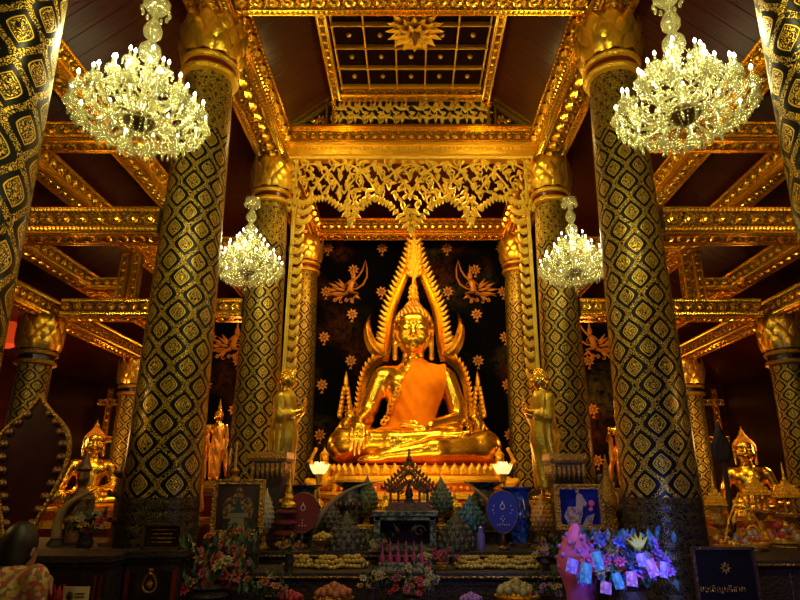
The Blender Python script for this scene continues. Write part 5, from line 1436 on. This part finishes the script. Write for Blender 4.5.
def bowl(px, Y, zt, w, label, fill, gold=AGED):
    c = at(px, 560, Y); r = w * mpp(Y, 560) / 2; b = empty('offering_bowl', (c.x, Y, zt), label=label, cat='bowl', group='offering bowls')
    m = MB(); m.lathe([(r * .5, 0), (r * .55, r * .08), (r * .22, r * .25), (r * .25, r * .4), (r * .8, r * .62), (r, r * .95), (r * .96, r * .95), (r * .75, r * .68), (.002, r * .6)], 20); m.build('body', gold, b, True)
    m = MB(); rg = random.Random(int(px)); 
    for k in range(26):
        a = k * 2.4; q = math.sqrt(k / 26) * .8; m.ball((r * q * math.cos(a), r * q * math.sin(a), r * (1.05 + .45 * (1 - q))), r * .19, seg=6, rings=4)
    m.build('filling', fill, b, 'all')
bowl(515, 5.1, .62, 44, 'gilt bowl of pale leaves at the bottom edge right of centre', F_CR, GOLD2)
bowl(335, 5.1, .62, 40, 'gilt bowl of orange blossoms at the bottom edge left of centre', F_OR)
bowl(292, 5.15, .62, 30, 'small bowl of red blossoms at the bottom edge, left end of the low table', F_RD)
bowl(470, 5.2, .62, 26, 'small bowl of violet petals near the bottom edge, right of the central bouquet', F_VI)
bowl(322, 6.15, 1.0, 22, 'small gilt footed bowl heaped with yellow cakes beside the red oval fan', F_YL)
bowl(425, 5.75, .90, 18, 'small gilt footed bowl close behind the deep pink flower cluster', F_CR)
jar = empty('glass_jar', (at(481, 545, 6.2).x, 6.2, 1.0), label='small violet-blue glass jar left of the blue oval fan', cat='jar')
m = MB(); m.lathe([(.035, 0), (.04, .02), (.04, .14), (.02, .17), (.025, .2), (.003, .22)], 16); m.build('body', plain('violet_glass', (.16, .12, .5), .1), jar, True)

# ------------------------------------------------------------------ lower left
LY = 4.8
lp = empty('leaf_shaped_screen', (at(33, 470, LY).x, LY, 0), label='big dark maroon leaf-shaped panel with gilt rim and round studs at the left edge', cat='screen')
def lc(px, py): q = at(px, py, LY); return (q.x - lp.location.x, q.z)
half = [(42, 394), (48, 408), (60, 418), (70, 430), (73, 444), (70, 462), (62, 480), (50, 500), (38, 520), (28, 545)]
lft = [(42, 394), (34, 410), (18, 420), (4, 430), (-3, 444), (-4, 462), (-2, 480), (1, 500), (4, 520), (6, 545)]
A = resample([lc(*q) for q in half], 26); B_ = resample([lc(*q) for q in lft], 26)
m = MB(); m.prism(A + B_[::-1][:-1], .04); m.build('maroon_face', MARPAN, lp)
m = MB(); m.tube([(x, -.02, z) for x, z in A], .014, 6); m.tube([(x, -.02, z) for x, z in B_], .014, 6); m.tube([(x * .93 , -.022, z - .004) for x, z in A], .006, 5); m.build('gilt_rim', AGED, lp, 'all')
cxl = sum(x for x, z in A + B_) / 52
for P in (A, B_):
    for i in range(4, 24, 2):
        x, z = P[i]; x = cxl + (x - cxl) * .80; m = MB(); m.ball((0, 0, 0), .020, seg=10, rings=6, sc=(1, .35, 1)); m.lathe([(.036, -.003), (.036, .003)], 12, M=Matrix.Rotation(PI / 2, 4, 'X'))
        m.build('stud', BRONZE, lp, 'all', loc=(x, -.024, z))
m = MB(); zb = lc(17, 545)[1]; m.box((lc(17, 545)[0], 0, zb / 2), (.14, .06, zb)); m.box((lc(17, 545)[0], .0, .04), (.4, .10, .08)); m.build('stem', DARKWOOD, lp)
fg = bust(at(76, 520, 6.1).x, 6.12, 1.06, .95, 'dark bronze robed figurine in a pointed hat before the small left seated figure', BRONZE)
m = MB(); m.lathe([(.085, .68), (.10, .70), (.06, .76), (.02, .84), (.003, .88)], 12); m.build('hat', BRONZE, fg, True); fg.scale = (.72, .72, .98)
ts = empty('tiered_stand', (at(118, 500, 6.0).x, 6.0, 1.06), label='dark tiered metal flower stand against the left side of the second left pillar', cat='stand')
m = MB(); m.lathe([(.12, 0), (.12, .03), (.03, .06), (.03, .2), (.12, .22), (.03, .25), (.03, .42), (.10, .44), (.03, .47), (.025, .6), (.07, .62), (.02, .66), (.003, .82)], 14)
for z, r in ((.25, .11), (.47, .09), (.65, .06)):
    for k in range(8): m.ball((r * math.cos(k * PI / 4), r * math.sin(k * PI / 4), z), .025, seg=6, rings=4)
m.build('body', BRONZE, ts, True)
def cabinet(name, x0, x1, Y, d, z1, label, medal=True):
    r = empty(name, ((x0 + x1) / 2, Y + d / 2, 0), label=label, cat='cabinet'); w = x1 - x0
    m = MB(); m.box((0, 0, z1 / 2 - .02), (w, d, z1 - .04)); m.build('body', DARKWOOD, r)
    m = MB(); m.box((0, 0, z1 - .02), (w + .06, d + .06, .04)); m.box((0, 0, z1 - .06), (w + .03, d + .03, .02)); m.build('top', DARKWOOD, r)
    m = MB(); m.box((0, -d / 2 - .005, z1 / 2 - .03), (w * .82, .015, z1 - .2)); m.build('door', LACQ, r)
    m = MB(); 
    for s in (-1, 1): m.box((s * w * .42, -d / 2 - .012, z1 / 2 - .03), (.014, .012, z1 - .18)); m.box((s * w * .46, -d / 2 - .012, z1 / 2 - .03), (.014, .012, z1 - .18))
    m.build('reeding', DARKRED, r)
    if medal:
        m = MB(); m.tube([(.045 * math.cos(t) * (1 - .25 * math.sin(t)), -d / 2 - .02, z1 - .2 + .06 * math.sin(t)) for t in [k * PI / 8 for k in range(17)]], .006, 5); m.ball((0, -d / 2 - .02, z1 - .21), .02, seg=8, rings=6, sc=(1, .3, 1.3)); m.box((0, -d / 2 - .02, z1 - .12), (.03, .01, .02)); m.build('medallion', AGED, r)
x0, x1 = at(127, 560, 4.5).x, at(180, 560, 4.5).x
cabinet('donation_cabinet', x0, x1, 4.5, .22, at(150, 551, 4.5).z, 'narrow dark donation cabinet with an oval medallion at lower left')
cabinet('side_cabinet', at(-20, 560, 4.25).x, at(108, 560, 4.25).x, 4.27, .43, at(60, 556, 4.25).z, 'wide dark cabinet at lower left behind the person in the floral shirt', False)
def board(name, px0, px1, py0, py1, Y, z0, label, cat):
    a = at(px0, py0, Y); b = at(px1, py1, Y); r = empty(name, ((a.x + b.x) / 2, Y, z0), label=label, cat=cat); w, h = b.x - a.x, a.z - b.z
    m = MB()
    for s in (-1, 1): m.box((s * w / 2, 0, h / 2), (.02, .03, h)); m.box((0, 0, h / 2 + s * (h / 2 - .008)), (w, .03, .018))
    m.build('frame', BRONZE, r); m = MB(); m.box((0, .006, h / 2), (w, .012, h)); m.build('panel', LACQ, r)
    m = MB(); m.tube([(0, .02, h * .8), (0, .12, 0)], .008, 5); m.build('strut', BRONZE, r)
    return r, w, h
zc_ = at(150, 551, 4.5).z
r, w, h = board('inscribed_plaque', 146, 181, 519, 545, 4.6, zc_, 'small dark inscribed plaque standing on the narrow donation cabinet at left', 'plaque')
m = MB(); rg = random.Random(8)
for i in range(4):
    x = -w * (.32 - .05 * (i % 2))
    while x < w * .32 - .02 * (i % 2):
        l = rg.uniform(.010, .022); m.box((x + l / 2, -.003, h * (.76 - i * .16)), (l * .8, .003, .006)); x += l
m.build('worn_engraving', AGED, r)
# donation board with Thai lettering, lower right
cabinet('donation_cabinet', at(688, 560, 4.55).x, at(764, 560, 4.55).x, 4.55, .2, .62, 'dark donation cabinet carrying the lettered board at lower right', False)
r, w, h = board('lettered_board', 692, 762, 547, 612, 4.6, .62, 'large black board with faint gilt Thai lettering and a small emblem at lower right', 'sign')
r.location.z = at(727, 612, 4.6).z
r.location.z = max(.62, r.location.z)
def thai(txt, size, loc, parent, mat):
    cu_ = bpy.data.curves.new('lettering', 'FONT'); cu_.body = txt; cu_.size = size; cu_.align_x = 'CENTER'; cu_.extrude = .001
    t = bpy.data.objects.new('lettering', cu_); COL.objects.link(t); bpy.context.view_layer.update()
    me = bpy.data.meshes.new_from_object(t.evaluated_get(bpy.context.evaluated_depsgraph_get())); bpy.data.objects.remove(t)
    me.materials.clear(); me.materials.append(mat)
    o = bpy.data.objects.new('lettering', me); COL.objects.link(o); o.parent = parent; o.location = loc; o.rotation_euler = (PI / 2, 0, 0)
    return o
zt_ = at(727, 590, 4.6).z - r.location.z
thai('ขอเชิญบริจาค', .058, (at(722, 590, 4.6).x - r.location.x, -.014, zt_ - .01), r, AGED)
m = MB(); ze = at(727, 568, 4.6).z - r.location.z
for k in range(8): leaf(m, (.0 + .012 * math.cos(k * PI / 4), ze + .012 * math.sin(k * PI / 4)), k * PI / 4, .03, .014, Matrix.Translation((0, -.012, 0)), t=.004)
m.build('emblem', AGED, r)

# ------------------------------------------------------------------ lower right: spires, offerings
def pavilion(px, y0, y1, w, Y, zt, label, open_=True):
    a = at(px, y0, Y); k = mpp(Y, y0); W_ = w * k; zb = at(px, y1, Y).z; H = a.z - zb
    r = empty('miniature_pavilion', (a.x, Y, zt), label=label, cat='miniature pavilion', group='tiered gilt pavilions'); z0 = zb - zt
    m = MB(); q = W_ / 2
    T = Matrix.Rotation(PI / 4, 4, 'Z')
    pts = []; n = 5
    for i in range(n):
        t = i / n; rr = q * (1 - t) ** 1.1 + .012; z = z0 + H * (.34 + .34 * t)
        pts += [(rr * 1.35, z), (rr * 1.2, z + H * .035), (rr * .95, z + H * .04)]
    m.lathe(pts, 4, M=T); m.lathe([(.02, z0 + H * .66), (.022, z0 + H * .7), (.012, z0 + H * .74), (.014, z0 + H * .78), (.003, z0 + H)], 8)
    for s in range(4):
        for lv in range(3):
            rr = q * (1 - lv / 5) ** 1.1
            for u in (-.8, 0, .8): leaf(m, (rr * u * .9, 0), PI / 2, H * .07, .02, Matrix.Rotation(s * PI / 2, 4, 'Z') @ Matrix.Translation((0, -rr, z0 + H * (.37 + .068 * lv))), t=.012)
    m.build('tiered_roof', GOLD2, r)
    m = MB()
    if open_:
        for sx in (-1, 1):
            for sy in (-1, 1): m.tube([(sx * q * .62, sy * q * .62, z0), (sx * q * .62, sy * q * .62, z0 + H * .36)], q * .11, 8)
        m.box((0, 0, z0 + H * .02), (W_ * .95, W_ * .95, H * .05))
    else: m.lathe([(q * 1.2, z0), (q * 1.1, z0 + H * .1), (q * .8, z0 + H * .2), (q * .9, z0 + H * .34)], 8)
    m.lathe([(q * 1.1, 0), (q * 1.1, .04), (q * .4, .08), (q * .3, max(.1, z0 * .7)), (q * .9, max(.12, z0 - .01)), (q * .9, z0 + .002)], 12)
    m.build('columns', AGED, r)
pavilion(781, 462, 516, 22, 7.0, 1.02, 'gilt miniature pavilion with tiered spire on four columns, nearest the right edge')
pavilion(752, 462, 512, 19, 7.2, 1.02, 'gilt miniature pavilion with tiered spire in front of the right seated figure')
pavilion(711, 470, 524, 15, 6.9, 1.02, 'closed gilt tiered spire just right of the second right pillar', False)
lo_ = empty('leaf_ornament', (at(722, 450, 7.5).x, 7.5, 1.02), label='black pointed leaf-shaped ornament on a tall stand before the farthest right aisle pillar', cat='ornament')
zz = at(722, 452, 7.5).z - 1.02
m = MB(); m.prism([(0, zz + .36), (.07, zz + .18), (.12, zz + .08), (.11, zz - .06), (.05, zz - .14), (-.05, zz - .14), (-.11, zz - .06), (-.12, zz + .08), (-.07, zz + .18)], .04, bev=.3); m.build('leaf_blade', DARKWOOD, lo_)
m = MB(); m.lathe([(.12, 0), (.12, .03), (.03, .06), (.03, zz - .12)], 12); m.build('stand', DARKWOOD, lo_, True)
def heap(px, cy, w, h, Y, zt, mats, label, n=28, seed=0):
    c = at(px, cy, Y); k = mpp(Y, cy); rg = random.Random(seed); r = empty('offering_tray', (c.x, Y, zt), label=label, cat='offering tray', group='offering trays')
    W_, H_ = w * k, h * k; zc = max(.04, at(px, cy + h / 2, Y).z - zt)
    m = MB(); m.lathe([(W_ * .35, 0), (W_ * .35, .02), (W_ * .1, .05), (W_ * .12, zc * .6), (W_ * .5, zc - .01), (W_ * .52, zc + .02), (W_ * .48, zc + .02), (.01, zc)], 24); m.build('tray', GOLD2, r, True)
    for i in range(n):
        a = i * 2.4; q = math.sqrt(i / n) * .42; m = MB(); rr = W_ * .075 * rg.uniform(.8, 1.2)
        if i % 3: m.ball((0, 0, 0), rr, seg=10, rings=6, sc=(1, 1, rg.uniform(.8, 1.4)))
        else: m = rose_mesh(rr * 1.4, i)
        o = m.build('fruit' if i % 3 else 'blossom', mats[i % len(mats)], r, 'all' if i % 3 else False); o.location = (W_ * q * math.cos(a), W_ * q * math.sin(a), zc + rr + H_ * .7 * (1 - q * 2.2) * rg.uniform(.6, 1))
heap(783, 528, 40, 26, 6.3, 1.02, [F_RD, F_OR, GOLD2, F_CR], 'gilt tray heaped with red and orange offerings at the right edge', 26, 1)
heap(748, 538, 34, 24, 6.0, 1.02, [GOLD2, F_OR, F_CR], 'gilt tray of golden and cream offerings below the right seated figure', 22, 2)
heap(722, 545, 28, 18, 5.8, 1.02, [F_OR, GOLD2, F_RD], 'small gilt tray of orange offerings beside the lettered board', 16, 3)
gc = empty('glass_case_ornament', (at(747, 530, 6.5).x, 6.55, 1.02), label='pointed gilt wire ornament with curling leaves before the right seated figure', cat='ornament')
m = MB()
for s in (-1, 1):
    m.tube([(s * .22, 0, .0), (s * .15, 0, .22), (0, 0, .50)], .010, 6); spiral(m, (s * .08, .12), .07, 0, 1.3 * s, I4, .012); leaf(m, (s * .10, .2), PI / 2 + s * .4, .14, .05, I4)
m.box((0, 0, .01), (.48, .12, .02)); m.build('wirework', GOLD2, gc)
# extra dark candle stands and gilt cups to crowd the altar
cup = None
for i, (px, Y, zt, d) in enumerate([(385, 7.2, 1.15, 'behind the shrine, left'), (424, 7.2, 1.15, 'behind the shrine, right'), (318, 7.25, 1.15, 'left of the dark glazed vase'), (455, 7.2, 1.15, 'between the right grey-green bud and the dark vase'), (536, 6.9, 1.0, 'behind the orange bud'), (382, 6.75, 1.0, 'at the left rear of the inlaid table')]):
    lab = 'small gilt covered urn ' + d
    if cup is None:
        cup = empty('covered_urn'); m = MB(); m.lathe([(.05, 0), (.055, .02), (.02, .05), (.06, .10), (.075, .16), (.06, .21)], 14); m.build('body', AGED, cup, True)
        m = MB(); m.lathe([(.065, .21), (.05, .25), (.02, .29), (.025, .31), (.003, .38)], 14); m.build('lid', GOLD2, cup, True); o = cup
    else: o = copy_tree(cup)
    o.location = (at(px, 520, Y).x, Y, zt); tag(o, lab, 'urn', 'covered urns')

# ------------------------------------------------------------------ kneeling visitor, seen from behind at lower left
pe = empty('person', (at(9, 560, 3.74).x, 3.74, 0), rz=R(-12), label='person with short dark hair and floral shirt seen from behind at the lower left corner', cat='person')
def pbody(P):
    # faces +Y (towards the altar), kneeling upright
    P.path([(0, 0, .48), (0, .0, .66), (0, .0, .84)], [.15, .135, .15], .08); P.ell((0, 0, .90), (.19, .11, .13), .07)
    P.path([(-.19, 0, .97), (-.235, .03, .72), (-.13, .20, .70)], [.062, .05, .04], .03); P.path([(.19, 0, .97), (.235, .03, .72), (.13, .20, .70)], [.062, .05, .04], .03)
    return P
pe.scale = (1.0, 1.0, 1.12)
B = pbody(Body())
B.cap((0, 0, .96), (0, .04, 1.04), .055, .052, .04); B.ell((0, .075, 1.11), (.078, .098, .115), .02); B.ell((0, .12, 1.04), (.05, .05, .05), .03)
B.cap((0, .165, 1.12), (0, .185, 1.09), .012, .016, .01)
for s in (-1, 1):
    B.ell((s * .08, .07, 1.10), (.014, .025, .035), .01)
    B.path([(s * .13, .20, .70), (s * .03, .30, .80)], [.035, .028], .02); B.ell((s * .015, .32, .84), (.016, .04, .055), .015)
    for i in range(4): B.cap((s * .012, .30 + i * .016, .88), (s * .008, .31 + i * .014, .955 - abs(i - 1.5) * .01), .009, .007, .006)
    B.cap((s * .014, .285, .84), (s * .012, .27, .89), .010, .008, .006)
    B.path([(s * .10, 0, .46), (s * .14, .34, .12), (s * .13, -.08, .09)], [.12, .085, .06], .06); B.ell((s * .13, -.2, .06), (.045, .10, .045), .03)
B.mesh('body', plain('skin', (.36, .19, .11), .55), pe, .014)
B = pbody(Body())
B.mesh('floral_shirt', mottled('floral_shirt', [(.50, .30, .08), (.45, .06, .03), (.60, .40, .15), (.28, .08, .08), (.50, .28, .06), (.20, .14, .05)], 42, .7), pe, .014, off=.014, mask=lambda c: c[:, 2] > .44, solid=.006)
B = Body(); B.ell((0, .055, 1.13), (.094, .105, .115), .02); B.ell((0, .01, 1.05), (.082, .07, .09), .03)
B.mesh('hair', plain('dark_hair', (.012, .008, .006), .45), pe, .013, mask=lambda c: ~((c[:, 1] > .115) & (c[:, 2] < 1.175)))
B = Body(); B.path([(0, 0, .5), (0, .06, .44)], [.175, .17], .05)
for s in (-1, 1): B.path([(s * .10, 0, .46), (s * .14, .34, .12), (s * .13, -.08, .10)], [.135, .10, .075], .06)
B.mesh('dark_trousers', plain('dark_cotton', (.015, .015, .02), .8), pe, .018, off=.004, mask=lambda c: c[:, 2] < .60)
m = MB(); m.tube([(-.13, -.13, .62), (-.12, -.15, .80), (-.06, -.135, .97), (-.03, -.10, 1.0), (.02, -.06, 1.03)], .014, 6, flat=.5); m.build('bag_strap', plain('black_strap', (.01, .01, .01), .6), pe, 'all')
# card and red lotus on the rail at the bottom left
cdn = empty('paper_card', (at(76, 596, 3.4).x, 3.4, at(76, 600, 3.4).z - .06), label='small pale printed card on the low stand at the bottom left edge', cat='card')
m = MB(); m.box((0, 0, .08), (.13, .006, .085)); m.build('card', plain('pale_card', (.55, .40, .22), .6), cdn); m = MB(); m.ball((-.03, -.004, .08), .018, sc=(1, .2, 1.2)); m.box((.02, -.005, .09), (.05, .003, .006)); m.box((.02, -.005, .075), (.05, .003, .006)); m.build('printed_figure', BRONZE, cdn)
rl = empty('red_lotus', (at(55, 597, 3.4).x, 3.42, cdn.location.z + .02), label='folded red lotus bud on the low stand at the bottom left edge', cat='flower')
m = MB(); petal_ring(m, 6, .015, 0, .09, .03, .05); petal_ring(m, 5, .01, .01, .10, .012, .04, .4); m.lathe([(.03, -.02), (.03, .01)], 10); m.build('petals', F_RD, rl, 'all')
table('low_stand', at(50, 600, 3.4).x, at(110, 600, 3.4).x, 3.35, 3.6, 0, cdn.location.z, 'low dark stand at the bottom left corner holding a card and a red bud', cat='stand')
rl.location.z = cdn.location.z + .02; 
# glowing red shape added in place of a lit patch of maroon wall
for s, px, py in ((-1, 8, 335),):
    c = at(px, py, 8.9); b = empty('red_wall_glow', (c.x, 8.9, c.z), label='glowing red shape standing in for a lit wall patch in the left aisle', cat='wall glow')
    m = MB(); m.lathe([(.06, .22), (.16, .15), (.20, .0), (.16, -.15), (.06, -.2)], 16); m.build('glow_shell', plain('red_glow_paint', (.6, .05, .01), .6, emit=(1, .08, .01), estr=.35), b, True)
    m = MB(); m.tube([(0, 0, .2), (0, 0, 3.75 - c.z + .55)], .008, 5); m.build('cord', BRONZE, b)
for i, (px, cy, w, h, Y, zt, cl, lab) in enumerate([
    (290, 545, 26, 22, 5.55, .90, [F_OR, F_YL], 'low spray of orange and yellow flowers at the left end of the second altar table'),
    (381, 545, 22, 18, 5.95, .90, [F_CR, F_OR], 'small cream flower spray between the dark bud ornament and the pink candles'),
    (545, 548, 26, 22, 5.6, .90, [F_YL, F_VI], 'small yellow and violet spray at the right end of the second altar table'),
    (272, 585, 40, 28, 5.05, .62, [F_RD, F_OR, F_CR], 'mixed red and orange flowers at the left end of the low altar table'),
    (545, 585, 34, 26, 5.05, .62, [F_VI, F_CR], 'violet and cream flowers at the right end of the low altar table')]):
    bouquet(px, cy, w, h, Y, zt, cl, lab, 12, .026, 30 + i, 40, DARKWOOD)
